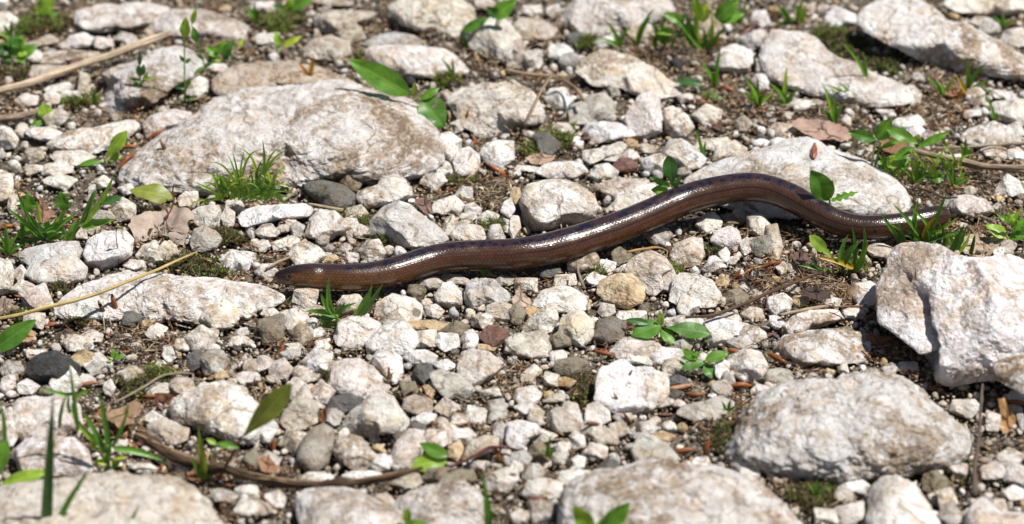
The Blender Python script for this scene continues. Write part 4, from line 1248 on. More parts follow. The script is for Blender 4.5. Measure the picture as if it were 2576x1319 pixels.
# ------------------------------------------------------------------ loose gravel between the stones
rs = np.random.RandomState(77)
SOIL = [(500, 662, 85, 34), (1150, 480, 130, 46), (330, 850, 150, 34), (1730, 150, 150, 60), (2130, 125, 95, 60), (2060, 310, 110, 50), (2330, 270, 90, 50), (2010, 690, 110, 50),
        (2060, 745, 130, 34), (1835, 1070, 80, 70), (140, 722, 40, 20), (695, 770, 50, 14), (1390, 375, 110, 34), (2240, 880, 60, 44), (1470, 985, 44, 34), (2060, 1245, 90, 40),
        (345, 965, 70, 30), (110, 60, 110, 55), (40, 210, 60, 50), (230, 280, 60, 40), (330, 250, 60, 60), (960, 55, 90, 40), (1240, 150, 80, 40), (560, 150, 80, 50), (1850, 250, 90, 50),
        (2300, 440, 150, 60), (2450, 560, 130, 40), (2500, 440, 110, 50), (1910, 620, 90, 50), (700, 60, 90, 50), (260, 1060, 80, 30), (620, 1180, 90, 24), (1090, 980, 60, 24)]


def soil_at(x, y):
    return any(((x - a) / c) ** 2 + ((y - b) / d) ** 2 < 1 for a, b, c, d in SOIL)


worm_xy = cen[::12, :2]
worm_r = rad[::12]
TMPL = {}
for lv, cnt in ((1, 14), (2, 14), (3, 14)):
    for i in range(cnt):
        _, dirs, fa = ico(lv)
        r_ = np.random.RandomState(300 + lv * 50 + i)
        pr = polytope(dirs, r_, r_.randint(6, 10), 60, 0.42, 0.95)
        q = dirs * pr[:, None]
        q = q * r_.uniform(0.6, 1.25, 3)
        q += 0.05 * np.stack([vnoise(q * 3 + j * 9, i) for j in range(3)], 1)
        q[:, 2] *= 0.8
        TMPL[(lv, i)] = (q, fa)
cells = {}
CS = 0.008
grains = []


def try_put(x, y, r, gap=0.72):
    ix, iy = int(math.floor(x / CS)), int(math.floor(y / CS))
    for a in range(ix - 2, ix + 3):
        for b in range(iy - 2, iy + 3):
            for (qx, qy, qr) in cells.get((a, b), ()):
                if (qx - x) ** 2 + (qy - y) ** 2 < ((qr + r) * gap) ** 2:
                    return False
    cells.setdefault((ix, iy), []).append((x, y, r))
    return True


for (x, y, w, h, t) in SMALL:
    p = G(x, y + h * 0.2)
    r = w * 0.5 * px_size(p)
    try_put(p[0], p[1], r)
    grains.append((p[0], p[1], r, t))
TONES = 'wwcccccccbbbbggppssssyyoodtr'
for (rlo, rhi, n_try) in ((22, 30, 900), (13, 20, 1900), (8, 13, 13000), (4.5, 8, 36000), (2.2, 4.5, 52000)):
    X = rs.uniform(-480, 3060, n_try)
    Y = rs.uniform(-260, 1580, n_try)
    RR_ = rs.uniform(rlo, rhi, n_try)
    U = rs.uniform(0, 1, n_try)
    T_ = rs.randint(0, len(TONES), n_try)
    for x, y, r, u, t in zip(X, Y, RR_, U, T_):
        inframe = -40 < x < 2615 and -40 < y < 1360
        if rlo > 20 and inframe:
            continue
        mx_, my_ = int((x - MX0) / MASKS), int((y - MY0) / MASKS)
        if mask[my_, mx_]:
            continue
        if inframe and soil_at(x, y):
            if r > 8 and u > 0.40:
                continue
            if u > 0.90:
                continue
        p = G(x, y)
        rw = r * px_size(p)
        d2 = ((worm_xy - p[:2]) ** 2).sum(1)
        if (d2 < (worm_r + rw) ** 2).any() and rw > 0.0016:
            continue
        if try_put(p[0], p[1], rw):
            grains.append((p[0], p[1], rw, TONES[t]))
GV, GF, GC = [], [], []
base_i = 0
for (x, y, r, t) in grains:
    vx_, vy_ = to_view(np.array((x, y, 0.0)))
    seen = -30 < vx_ < 2605 and -30 < vy_ < 1360
    lv = 3 if r > 0.0034 else 2 if r > 0.0015 else 1
    if not seen:
        lv = min(lv, 2)
    q, fa = TMPL[(lv, rs.randint(0, 14))]
    a = rs.uniform(0, 6.283)
    tl = rs.uniform(-0.5, 0.5)
    Rz = np.array(((math.cos(a), -math.sin(a), 0), (math.sin(a), math.cos(a), 0), (0, 0, 1)))
    Rx = np.array(((1, 0, 0), (0, math.cos(tl), -math.sin(tl)), (0, math.sin(tl), math.cos(tl))))
    P = (q @ (Rz @ Rx).T) * r
    P += np.array((x, y, r * rs.uniform(0.1, 0.5) - 0.0012))
    GV.append(P)
    GF.append(fa + base_i)
    base_i += len(P)
    if r < 0.0024 and rs.uniform() < 0.6:
        t = 'bsccsgywcowc'[rs.randint(0, 12)]
    c = jitter(TONE[t], random.Random(int(rs.randint(1e6))), 0.16)
    if r < 0.0016:
        c = tuple(v * f for v, f in zip(c, (0.84, 0.79, 0.70)))
    GC.append(np.tile(np.array((*c, 1.0)), (len(P), 1)))
GV, GF, GC = np.concatenate(GV), np.concatenate(GF), np.concatenate(GC)
me = bpy.data.meshes.new('gravel')
me.vertices.add(len(GV))
me.vertices.foreach_set('co', GV.astype(np.float32).ravel())
me.loops.add(len(GF) * 3)
me.loops.foreach_set('vertex_index', GF.astype(np.int32).ravel())
me.polygons.add(len(GF))
me.polygons.foreach_set('loop_start', np.arange(0, len(GF) * 3, 3, dtype=np.int32))
me.update(calc_edges=True)
me.validate()
ca = me.color_attributes.new('tint', 'FLOAT_COLOR', 'POINT')
ca.data.foreach_set('color', GC.astype(np.float32).ravel())
print('gravel grains', len(grains), 'triangles', len(GF))
go = obj('gravel', me, M['gravel'], kind='stuff')
go['label'] = 'loose small limestone gravel between the larger stones'
go['category'] = 'gravel'

# ------------------------------------------------------------------ litter: crumbs of leaf, needles and bark over the soil
LITTER = [(1730, 150, 140, 55), (2060, 310, 110, 50), (2330, 270, 100, 55), (2400, 440, 170, 60), (2020, 700, 120, 60), (2060, 745, 130, 34), (1850, 250, 100, 45), (2450, 560, 120, 40),
          (1240, 150, 70, 36), (1370, 210, 90, 30), (250, 1060, 110, 40), (2240, 890, 60, 40), (1960, 290, 110, 50), (600, 1190, 120, 30), (2360, 300, 80, 40)]
LV, LF, LC = [], [], []
LCOL = [(0.10, 0.055, 0.03), (0.16, 0.085, 0.04), (0.045, 0.028, 0.018), (0.26, 0.18, 0.10), (0.24, 0.10, 0.035), (0.07, 0.042, 0.028), (0.36, 0.28, 0.18), (0.30, 0.21, 0.12), (0.40, 0.32, 0.21)]
n0 = 0
for (a, b, c, d) in SOIL + [(rs.uniform(0, 2575), rs.uniform(0, 1319), 70, 45) for _ in range(130)] + LITTER:
    for _ in range(int(c * d / 30)):
        rr_, an = math.sqrt(rs.uniform(0, 1)), rs.uniform(0, 6.283)
        x, y = a + c * 1.1 * rr_ * math.cos(an), b + d * 1.1 * rr_ * math.sin(an)
        mx_, my_ = int((x - MX0) / MASKS), int((y - MY0) / MASKS)
        if mask[my_, mx_]:
            continue
        p = G(x, y) + np.array((0, 0, rs.uniform(-0.0012, 0.0022)))
        ln_, wd = rs.uniform(0.0012, 0.0052), rs.uniform(0.0004, 0.0014)
        if rs.uniform() < 0.3:
            ln_, wd = rs.uniform(0.005, 0.014), rs.uniform(0.0003, 0.0008)
        t = rs.uniform(0, 6.283)
        u = np.array((math.cos(t), math.sin(t), rs.uniform(-0.35, 0.35))) * ln_ / 2
        v = np.array((-math.sin(t), math.cos(t), rs.uniform(-0.5, 0.5))) * wd / 2
        w = np.array((0, 0, 1.0)) * wd * rs.uniform(0.15, 0.7)
        q = np.array((p - u, p - v * 1.2, p + u, p + v, p + w, p - w))
        LV.append(q)
        for f in ((0, 1, 4), (1, 2, 4), (2, 3, 4), (3, 0, 4), (1, 0, 5), (2, 1, 5), (3, 2, 5), (0, 3, 5)):
            LF.append(tuple(i + n0 for i in f))
        n0 += 6
        cc = LCOL[rs.randint(0, len(LCOL))]
        LC.append(np.tile(np.array((*cc, 1.0)), (6, 1)))
lm = mesh_from('leaf_litter', np.concatenate(LV), LF, False)
ca = lm.color_attributes.new('tint', 'FLOAT_COLOR', 'POINT')
ca.data.foreach_set('color', np.concatenate(LC).astype(np.float32).ravel())
lo_ = obj('leaf_litter', lm, M['litter'], kind='stuff')
lo_['label'] = 'crumbs of brown leaves, needles and bark on the soil'
lo_['category'] = 'litter'

# ------------------------------------------------------------------ moss cushions
MOSS = [(470, 665, 70, 22, 0), (530, 690, 50, 16, 0), (560, 600, 46, 22, 0), (140, 728, 34, 16, 0), (690, 772, 44, 10, 0), (1400, 350, 46, 24, 1), (1345, 385, 30, 20, 1), (1250, 578, 34, 15, 1),
        (1475, 980, 36, 34, 0), (2120, 120, 70, 44, 0), (2080, 88, 36, 20, 1), (2230, 165, 36, 22, 0), (2050, 1250, 70, 34, 0), (350, 975, 56, 24, 0), (400, 945, 34, 14, 1), (110, 60, 80, 30, 0),
        (60, 75, 40, 18, 1), (130, 66, 30, 14, 1), (50, 185, 40, 16, 0), (190, 262, 30, 14, 1), (1160, 455, 40, 14, 0), (1830, 1100, 40, 34, 0), (2440, 1195, 24, 20, 0), (1800, 628, 22, 28, 0),
        (1505, 685, 18, 10, 1), (1690, 690, 22, 22, 1), (960, 605, 24, 14, 1), (845, 555, 22, 10, 1), (2145, 672, 30, 16, 1), (2380, 1175, 40, 22, 0), (820, 950, 26, 14, 0),
        (700, 62, 50, 26, 1), (1480, 112, 34, 16, 1), (1120, 205, 30, 14, 1), (1925, 440, 20, 12, 1), (905, 560, 14, 14, 1), (200, 812, 34, 8, 0), (60, 795, 40, 12, 0)]
for mi, (x, y, w, h, bright) in enumerate(MOSS):
    rm_ = np.random.RandomState(1000 + mi)
    c0 = G(x, y)
    V, F = [], []
    # low crumbly cushion of dead shoots
    _, dirs, fa = ico(4)
    up = dirs.copy()
    s_ = px_size(c0)
    rx_, ry_ = w * s_, h * s_ / math.sin(ELEV)
    hgt = min(rx_, ry_) * 0.10
    n_ = 1 + 0.22 * vnoise(up * 3.0 + mi, 2.0)
    V = list(c0 + np.stack([up[:, 0] * rx_ * n_ * 0.70, up[:, 1] * ry_ * n_ * 0.70, up[:, 2] * hgt * n_ - 0.0008], 1))
    F = [tuple(f) for f in fa]
    nc = len(F)
    cnt = int(min(720, 0.34 * w * h + 60))
    for _ in range(cnt):
        rr_, an = math.sqrt(rm_.uniform(0, 1)), rm_.uniform(0, 6.283)
        rr_ *= 1.0 + 0.35 * math.sin(3 * an + mi) + 0.2 * math.sin(5 * an + 2 * mi)
        px_, py_ = rr_ * math.cos(an), rr_ * math.sin(an)
        b = c0 + np.array((px_ * rx_, py_ * ry_, hgt * math.sqrt(max(0, 1 - rr_ * rr_)) - 0.001))
        ht = rm_.uniform(0.0012, 0.0034) * (1.25 if bright else 0.9)
        lean_ = np.array((rm_.normal() * 0.35, rm_.normal() * 0.35, 1.0))
        for k_ in range(3):
            for tier in (0.35, 1.0):
                t = k_ * 2.094 + rm_.uniform(0, 2)
                d_ = np.array((math.cos(t), math.sin(t), 0.0))
                w_ = np.array((-math.sin(t), math.cos(t), 0.0)) * 0.00032
                q0 = b + lean_ * ht * (tier - 0.35)
                i0 = len(V)
                V += [q0 - w_, q0 + w_, q0 + lean_ * ht * 0.55 + d_ * ht * 0.5]
                F.append((i0, i0 + 1, i0 + 2))
    mm = mesh_from('moss_cushion', np.array(V) - c0, F, False)
    mm.materials.append(M['moss'])
    mm.materials.append(M['soil'])
    mm.materials.append(M['moss_green'])
    mm.materials.append(M['moss_brown'])
    pk = rm_.choice([0, 2, 3], size=cnt, p=(0.4, 0.25, 0.35) if bright else (0.35, 0.13, 0.52))
    mm.polygons.foreach_set('material_index', [1] * nc + [int(v) for v in np.repeat(pk, 6)])
    cc = (0.12, 0.15, 0.022) if bright else ((0.055, 0.075, 0.014) if mi % 2 else (0.075, 0.070, 0.020))
    o = obj('moss', mm, None, None, cc, '%s moss cushion beside %s' % ('yellow-green' if bright else 'dark olive', near(x, y)), 'moss', None, 'stuff')
    o.location = Vector(c0)

# ------------------------------------------------------------------ plants
GREEN = {'g': (0.128, 0.289, 0.030), 'l': (0.270, 0.437, 0.045), 'd': (0.051, 0.136, 0.030), 'm': (0.089, 0.218, 0.028), 'y': (0.550, 0.380, 0.030), 'o': (0.600, 0.250, 0.030),
         'v': (0.223, 0.266, 0.045), 'e': (0.405, 0.507, 0.055), 'r': (0.200, 0.050, 0.030), 'w': (0.420, 0.460, 0.240), 'b': (0.360, 0.250, 0.130)}
PROF = {'o': lambda t: np.sin(math.pi * t ** 0.78) ** 0.82, 'l': lambda t: np.sin(math.pi * t ** 0.85) ** 1.15, 'b': lambda t: np.sin(math.pi * t ** 1.55) ** 0.85,
        'r': lambda t: np.sqrt(np.maximum(0, 1 - (2 * t - 1) ** 2)), 'j': lambda t: np.sin(math.pi * t ** 0.8) ** 0.8 * (0.78 + 0.3 * np.sin(t * 26)),
        's': lambda t: np.sin(math.pi * t ** 1.7) ** 0.8 * np.where(t > 0.45, 1.0, 0.55 + 0.3 * np.sin(t * 22) ** 2)}


def leaf_sheet(base, tip, width, nrm, prof, bend, fold, seed, org, holes=()):
    rnd = np.random.RandomState(seed)
    A = tip - base
    ln_ = np.linalg.norm(A)
    sd = np.cross(A / ln_, nrm)
    sd /= np.linalg.norm(sd)
    nt_, ns_ = 22, 8
    V, UV = [], []
    tw = rnd.uniform(-0.35, 0.35)
    ph = rnd.uniform(0, 6)
    for i in range(nt_ + 1):
        t = i / nt_
        w = float(PROF[prof](np.array(min(max(t, 0.012), 0.988)))) * width / 2 + width * 0.012
        for j in range(ns_ + 1):
            s = j / ns_ * 2 - 1
            a = tw * (t - 0.5)
            off = s * w
            und = 0.045 * width * math.sin(t * 11 + ph + s) * abs(s)
            z = bend * ln_ * (math.sin(math.pi * t * 0.92)) + fold * abs(off) + und
            V.append(base + A * t + sd * off * math.cos(a) + nrm * (z + off * math.sin(a)) - org)
            UV.append((j / ns_, t))
    F = []
    for i in range(nt_):
        for j in range(ns_):
            if (i, j) in holes:
                continue
            a = i * (ns_ + 1) + j
            F.append((a, a + ns_ + 1, a + ns_ + 2, a + 1))
    return mesh_from('leaf', V, F, True, UV)


def blade_sheet(b, c, t, width, wd, org, taper=0.9):
    n = 14
    V, UV, F = [], [], []
    for i in range(n + 1):
        u = i / n
        p = (1 - u) ** 2 * b + 2 * u * (1 - u) * c + u * u * t
        tg = 2 * (1 - u) * (c - b) + 2 * u * (t - c)
        tg = tg / (np.linalg.norm(tg) + 1e-9)
        s = np.cross(tg, wd)
        s /= (np.linalg.norm(s) + 1e-9)
        nn = np.cross(s, tg)
        w = width / 2 * (min(1.0, 0.55 + u * 3)) * max(0.0, 1 - u ** 2.2 * taper - (0.1 * u ** 8)) + 1e-5
        for j, (sx, zz) in enumerate(((-1, 0.38), (-0.5, 0.12), (0, 0.0), (0.5, 0.12), (1, 0.38))):
            V.append(p + s * w * sx + nn * w * zz - org)
            UV.append(((sx + 1) / 2, u))
    for i in range(n):
        for j in range(4):
            a = i * 5 + j
            F.append((a, a + 5, a + 6, a + 1))
    return mesh_from('grass_blade', V, F, True, UV)


def tube(P, R, org, nr=9, seed=0, rough=0.0, ends=True):
    """round stem through the points P with the radii R"""
    P = np.asarray(P, float)
    R = np.asarray(R, float)
    d = np.concatenate([[0], np.cumsum(np.linalg.norm(np.diff(P, axis=0), axis=1))])
    n = max(8, int(len(P) * 7))
    C_, t = catmull(np.concatenate([P, R[:, None]], 1), n)
    cen_, rad_ = C_[:, :3], np.maximum(C_[:, 3], 1e-5)
    if rough:
        k3 = np.stack([t * 70 + seed * 3.1, t * 0 + seed, t * 0], -1)
        cen_ = cen_ + np.stack([vnoise(k3, 1.0), vnoise(k3, 2.0), vnoise(k3, 3.0)], -1) * (rad_ * (0.25 + rough))[:, None]
        rad_ = rad_ * (1 + 0.5 * rough * vnoise(k3 * 1.7, 4.0) + 0.35 * rough * (vnoise(k3 * 0.9, 5.0) > 0.62))
    tg = np.gradient(cen_, axis=0)
    tg /= np.linalg.norm(tg, axis=1, keepdims=True)
    ref = np.array((0.02, -0.35, 0.94))
    V, UV, F = [], [], []
    aj = 2 * math.pi * np.arange(nr) / nr
    T2, A2 = np.meshgrid(t, aj, indexing='ij')
    NZ = vnoise(np.stack([T2 * 260, np.cos(A2) * 1.6, np.sin(A2) * 1.6 + seed], -1), seed) if rough else np.zeros((n, nr))
    for i in range(n):
        s = np.cross(tg[i], ref)
        s /= np.linalg.norm(s) + 1e-9
        u = np.cross(s, tg[i])
        for j in range(nr):
            a = 2 * math.pi * j / nr
            rr_ = rad_[i] * (1 + rough * NZ[i, j])
            V.append(cen_[i] + (math.cos(a) * s + math.sin(a) * u) * rr_ - org)
            UV.append((j / nr, t[i] / d[-1]))
    for i in range(n - 1):
        for j in range(nr):
            F.append((i * nr + j, i * nr + (j + 1) % nr, (i + 1) * nr + (j + 1) % nr, (i + 1) * nr + j))
    if ends:
        F.append(tuple(range(nr))[::-1])
        F.append(tuple((n - 1) * nr + j for j in range(nr)))
    return mesh_from('stem', V, F, True, UV)


seed_c = [4000]


def plant(name, label, cat, root, items, group=None, z=0.0):
    """items: L base tip width profile colour [lean bend fold] | G base ctrl tip width colour [lean] | S base ctrl tip width colour"""
    p0 = G(root[0], root[1], z)
    o = thing(name, p0, label, cat, group)
    s = px_size(p0)
    for it in items.strip().split('\n'):
        f = it.split()
        seed_c[0] += 1
        rnd = random.Random(seed_c[0])
        co = lambda q: tuple(float(v) for v in q.split(','))
        if f[0] == 'L':
            ex = [float(v) for v in f[6].split(',')] if len(f) > 6 else []
            lean = ex[0] if len(ex) > 0 else 0.42
            bend = ex[1] if len(ex) > 1 else 0.08
            fold = ex[2] if len(ex) > 2 else 0.28
            b = on_plane(*co(f[1]), p0, 0.0)
            t = on_plane(*co(f[2]), b, lean)
            n = np.array((rnd.uniform(-0.25, 0.25), -(1 - lean), lean + 0.15))
            n /= np.linalg.norm(n)
            holes = ((6, 1), (6, 2), (7, 1), (7, 2), (14, 5), (14, 6), (15, 5), (10, 6)) if 'H' in f[4] else ()
            me = leaf_sheet(b, t, float(f[3]) * s, n, f[4][0], bend, fold, seed_c[0], p0, holes)
            obj('leaf', me, M['leaf'], o, jitter(GREEN[f[5]], rnd, 0.12))
        elif f[0] == 'G':
            lean = float(f[6]) if len(f) > 6 else rnd.uniform(-0.12, 0.22)
            b = on_plane(*co(f[1]), p0, 0.0)
            c = on_plane(*co(f[2]), b, lean * 0.6)
            t = on_plane(*co(f[3]), b, lean)
            wd = np.array((rnd.uniform(-0.4, 0.4), -0.8, 0.5))
            me = blade_sheet(b, c, t, float(f[4]) * s * 1.4, wd / np.linalg.norm(wd), p0)
            obj('grass_blade', me, M['grass'], o, jitter(GREEN[f[5]], rnd, 0.15))
        else:
            b, c, t = (on_plane(*co(q), p0, 0.0) for q in f[1:4])
            w = float(f[4]) * s / 2
            pp = [(1 - u) ** 2 * b + 2 * u * (1 - u) * c + u * u * t for u in (0, 0.33, 0.66, 1)]
            me = tube(pp, [w, w, w * 0.9, w * 0.8], p0)
            obj('stem', me, M['leaf'], o, jitter(GREEN[f[5]], rnd, 0.08))
    return o


plant('leafy_plant', 'plant with large oval green leaves, one eaten into holes, by the great boulder', 'plant', (1072, 330), '''
L 1030,236 876,150 62 o g 0.30,-0.05,0.22
L 1060,254 1116,322 74 oH m 0.35,0.10,0.15
L 1040,250 1043,204 16 l v 0.1
L 1058,252 1106,222 22 l g 0.5
S 1068,330 1066,285 1060,252 7 v
S 1066,262 1050,245 1028,236 6 v''')
plant('seedling', 'two-stemmed seedling holding broad dark green leaves upright', 'seedling', (1215, 122), '''
S 1170,118 1166,95 1168,78 5 g
L 1162,80 1230,44 24 o m 0.3,0.06,0.3
S 1240,122 1244,80 1252,40 6 l
S 1246,110 1254,75 1256,42 4 l
L 1240,44 1298,2 42 o g 0.25,0.05,0.25
L 1256,44 1224,18 26 o d 0.1,-0.05,0.3
G 1205,125 1200,100 1197,74 5 g
G 1212,125 1216,105 1222,86 5 d
G 1180,118 1162,108 1154,88 5 g
G 1190,118 1198,106 1208,100 4 o
G 1235,125 1232,100 1226,84 5 g
G 1245,118 1252,104 1258,92 4 o''')
plant('leafy_clump', 'drooping green leaf clump on moss behind the great boulder', 'plant', (720, 40), '''
L 720,30 800,-12 26 l g 0.3
L 715,28 684,12 16 l m 0.4
L 718,30 738,-14 22 o l 0.2
L 725,32 765,20 16 l d 0.5
L 712,34 690,38 12 o l 0.6
L 730,38 760,44 12 o e 0.6''')
plant('leafy_plant', 'single bright light green leaf standing on moss', 'plant', (96, 52), '''
L 94,36 138,-8 40 o l 0.15,0.02,0.15
L 100,46 148,36 16 l g 0.5
L 90,46 52,48 14 l m 0.5
S 96,52 95,44 94,34 6 l''')
plant('leafy_rosette', 'low leafy rosette of round dark green leaves', 'plant', (42, 165), '''
L 35,140 58,88 34 o g 0.35
L 45,140 94,118 30 o g 0.4
L 30,140 2,108 30 o m 0.4
L 40,145 62,160 26 o g 0.7
L 30,145 6,152 24 o m 0.6
L 48,122 34,92 30 o m 0.3
L 26,130 -16,124 28 o d 0.4
L 45,135 70,132 26 r l 0.5
L 35,120 20,88 22 o m 0.3''')
plant('seedling', 'tall thin seedling with a pair of upright top leaves', 'seedling', (468, 262), '''
S 466,245 462,170 465,95 4 l
L 465,96 468,44 26 o l 0.1,0.03,0.2
L 483,62 496,17 14 l l 0.1
L 494,106 486,68 20 o m 0.15
S 496,106 505,130 514,168 4 g
S 484,72 480,62 484,60 3 l
L 465,158 450,138 9 l m 0.2
L 466,160 480,146 9 l g 0.2
L 468,222 438,220 13 o d 0.5
L 468,216 482,203 11 o g 0.4
L 466,248 450,264 14 o d 0.6
L 470,248 492,252 10 o m 0.6
L 514,150 494,138 10 o d 0.4
L 514,168 536,158 11 o d 0.4
L 514,168 486,190 9 o m 0.5''')
plant('seedling', 'dark bluish-green seedling standing in the shade of the grey rock', 'seedling', (358, 262), '''
S 356,256 352,200 350,150 4 d
L 351,168 350,126 11 l d 0.1
L 354,192 346,164 18 o d 0.2
L 356,190 362,162 16 o d 0.2
L 358,205 322,198 9 o m 0.5
L 358,200 398,197 8 o v 0.5
L 356,212 373,178 11 l g 0.2
L 358,236 328,240 14 o d 0.6
L 356,228 380,218 13 o d 0.5
L 356,245 334,258 12 o d 0.6
L 360,246 392,244 12 o d 0.6
L 356,222 334,205 10 o m 0.4
L 358,250 384,268 12 o d 0.7''')
plant('leafy_plant', 'bushy low plant with crowded dark green leaves beside the tall seedling', 'plant', (556, 162), '''
L 548,142 518,118 24 o g 0.4
L 552,138 562,102 30 o g 0.25
L 564,142 588,100 24 o m 0.2
L 556,150 540,152 20 r e 0.6
L 560,148 584,136 20 o d 0.4
L 545,150 522,146 18 o m 0.5
L 600,120 612,98 12 o e 0.4''')
plant('seedling', 'small seedling with two round pale green leaves near the pale stem', 'seedling', (116, 306), '''
L 120,298 106,263 36 r l 0.25,0.03,0.1
L 116,302 74,322 22 o g 0.5
S 118,306 118,300 119,294 4 l''')
plant('leafy_plant', 'single upright green leaf with a lower side leaf in front of a whitish rock', 'plant', (266, 416), '''
L 264,404 319,330 34 b l 0.15,0.04,0.2
L 258,406 196,418 18 l g 0.5
L 274,404 308,392 16 o l 0.5
S 266,416 264,408 264,400 6 l''')

# bushy tuft in front of the great boulder
rt = random.Random(8)
it = []
for (bx_, by_, ex_, ey_, cx_, cy_, w, c) in (
        (600, 478, 572, 388, 590, 420, 6, 'g'), (602, 478, 584, 380, 596, 420, 6, 'm'), (604, 478, 616, 372, 602, 420, 6, 'g'), (605, 476, 655, 378, 612, 380, 6, 'l'),
        (598, 478, 524, 410, 570, 400, 6, 'g'), (660, 440, 660, 352, 668, 400, 8, 'm'), (664, 440, 724, 376, 680, 396, 7, 'g'), (664, 442, 702, 372, 672, 390, 6, 'l'),
        (662, 442, 700, 410, 680, 408, 6, 'g'), (645, 470, 595, 372, 650, 384, 7, 'g'), (645, 472, 660, 400, 642, 430, 7, 'm'), (640, 472, 668, 420, 652, 430, 6, 'l'),
        (715, 512, 660, 390, 680, 470, 9, 'm'), (560, 500, 482, 456, 520, 470, 7, 'l'), (560, 500, 540, 442, 540, 470, 7, 'l'), (555, 502, 478, 512, 510, 500, 6, 'l'),
        (562, 500, 500, 520, 520, 495, 6, 'g'), (575, 490, 555, 445, 560, 450, 7, 'g'), (640, 495, 700, 480, 670, 470, 7, 'g'), (650, 490, 712, 462, 680, 460, 7, 'm')):
    it.append('G %g,%g %g,%g %g,%g %g %s' % (bx_, by_, cx_, cy_, ex_, ey_, w * 0.8, {'m': 'g', 'g': 'l'}.get(c, c)))
for _ in range(95):
    a = rt.uniform(-2.9, 0.0)
    bx_, by_ = rt.uniform(545, 690), rt.uniform(470, 508)
    l = rt.uniform(30, 74)
    ex_, ey_ = bx_ + math.cos(a) * l * 1.1, by_ + math.sin(a) * l * 0.8
    it.append('G %g,%g %g,%g %g,%g %g %s' % (bx_, by_, (bx_ + ex_) / 2 + rt.uniform(-10, 10), min(by_, ey_) - rt.uniform(0, 18), ex_, ey_ + rt.uniform(0, 12), rt.uniform(3.8, 5.5), rt.choice('gglle')))
plant('grass_tuft', 'bushy bright green grass tuft growing against the great boulder', 'grass tuft', (620, 534), '\n'.join(it))

it = []
for _ in range(14):
    bx_ = rt.uniform(40, 190)
    it.append('G %g,%g %g,%g %g,%g %g %s' % (bx_, rt.uniform(590, 612), bx_ + rt.uniform(-30, 30), 570, bx_ + rt.uniform(-70, 70), rt.uniform(530, 590), rt.uniform(7, 10), rt.choice('ggml')))
plant('grass_tuft', 'spreading grass tuft with wide blades and torn broad leaves at its back', 'grass tuft', (112, 612), '''
G 112,602 60,560 12,518 10 g
G 108,598 66,560 58,498 10 g
G 112,600 60,540 42,478 9 m
G 118,598 92,570 78,542 11 d
G 118,600 150,560 194,538 11 g
G 116,602 60,600 2,628 10 m
G 202,566 262,510 286,440 13 l
G 206,570 250,560 292,552 15 g
G 204,566 220,530 246,468 10 g
G 208,562 228,500 238,478 9 m
G 120,604 160,590 192,584 9 y
G 125,604 150,588 180,590 10 g
G 100,560 96,520 92,505 8 l
G 150,560 168,520 156,500 8 g
L 70,534 72,486 58 j g 0.25,0.05,0.1
L 165,530 152,482 50 j m 0.25,0.05,0.1
L 250,515 312,494 20 l d 0.4
L 60,590 84,560 34 o g 0.5
L 110,585 130,560 30 o g 0.5
''' + '\n'.join(it))
plant('fallen_leaf', 'yellow-green leaf with a red blotch lying beside the curled brown leaf', 'leaf', (432, 505), '''
L 434,500 328,482 56 o v 0.72,0.08,0.1''', z=0.006)
plant('leafy_plant', 'toothed dark green leaf reaching in beside the black stone', 'plant', (-20, 890), '''
L -14,880 90,805 50 o m 0.35,0.05,0.2
L -20,885 -60,830 40 o m 0.4
S -16,890 -16,885 -14,878 6 v''')
plant('grass_tuft', 'tall curved grass with long bent blades behind the yellow-flecked boulder', 'grass tuft', (275, 1188), '''
G 275,1140 262,1040 248,980 12 m
G 262,1140 240,1080 202,1028 12 m
G 282,1125 320,1060 322,1010 8 g
G 286,1128 350,1130 416,1162 13 g
G 262,1125 180,1070 180,1010 12 l
G 196,1082 186,1000 174,905 9 g
G 176,1040 165,1010 178,985 7 m
G 150,1078 152,1020 172,985 7 m
G 190,1000 205,985 232,980 8 g
G 176,998 140,985 98,978 8 g
G 254,1130 220,1130 232,1088 8 l
L 275,1165 235,1162 16 o e 0.5
L 280,1165 318,1150 14 o e 0.5
L 282,1180 306,1152 14 o g 0.3
L 272,1165 262,1140 14 o l 0.3
S 272,1190 272,1160 270,1120 11 g''')
plant('grass_shoot', 'pair of tall dark grass blades before the yellow-flecked boulder', 'grass', (112, 1400), '''
G 112,1380 120,1200 134,985 22 d 0.0
G 122,1370 160,1270 236,1165 14 g 0.05
G 300,1360 325,1320 352,1268 9 g 0.05''')
plant('leafy_plant', 'glossy green leaves and stalks beside the white rusty-flecked rock', 'plant', (-6, 1225), '''
G 10,1112 16,1060 -4,1002 9 g
L 14,1105 -6,1198 34 o g 0.2,0.04,0.2
L 4,1220 124,1186 36 o l 0.45,0.06,0.15
G -8,1180 -2,1130 -18,1080 9 m''')
plant('leafy_plant', 'tall olive-green leaf on a red stalk over the white lobed rock', 'plant', (542, 1216), '''
S 545,1214 575,1160 608,1098 8 r
L 604,1106 732,966 58 b v 0.05,0.02,0.12
L 520,1200 500,1072 20 l v 0.05
S 536,1152 540,1130 546,1118 6 w
L 544,1118 518,1104 14 o l 0.5
L 546,1116 602,1128 18 o g 0.5
L 530,1225 575,1240 20 o e 0.6
L 530,1222 525,1205 14 o e 0.4''')
plant('seedling', 'pair of bright clover-like leaves at the end of the bark twig', 'seedling', (1112, 1172), '''
L 1126,1148 1056,1116 34 o g 0.45,0.06,0.15
L 1122,1158 1026,1176 50 o l 0.5,0.06,0.15
S 1112,1172 1118,1164 1122,1154 4 l''')
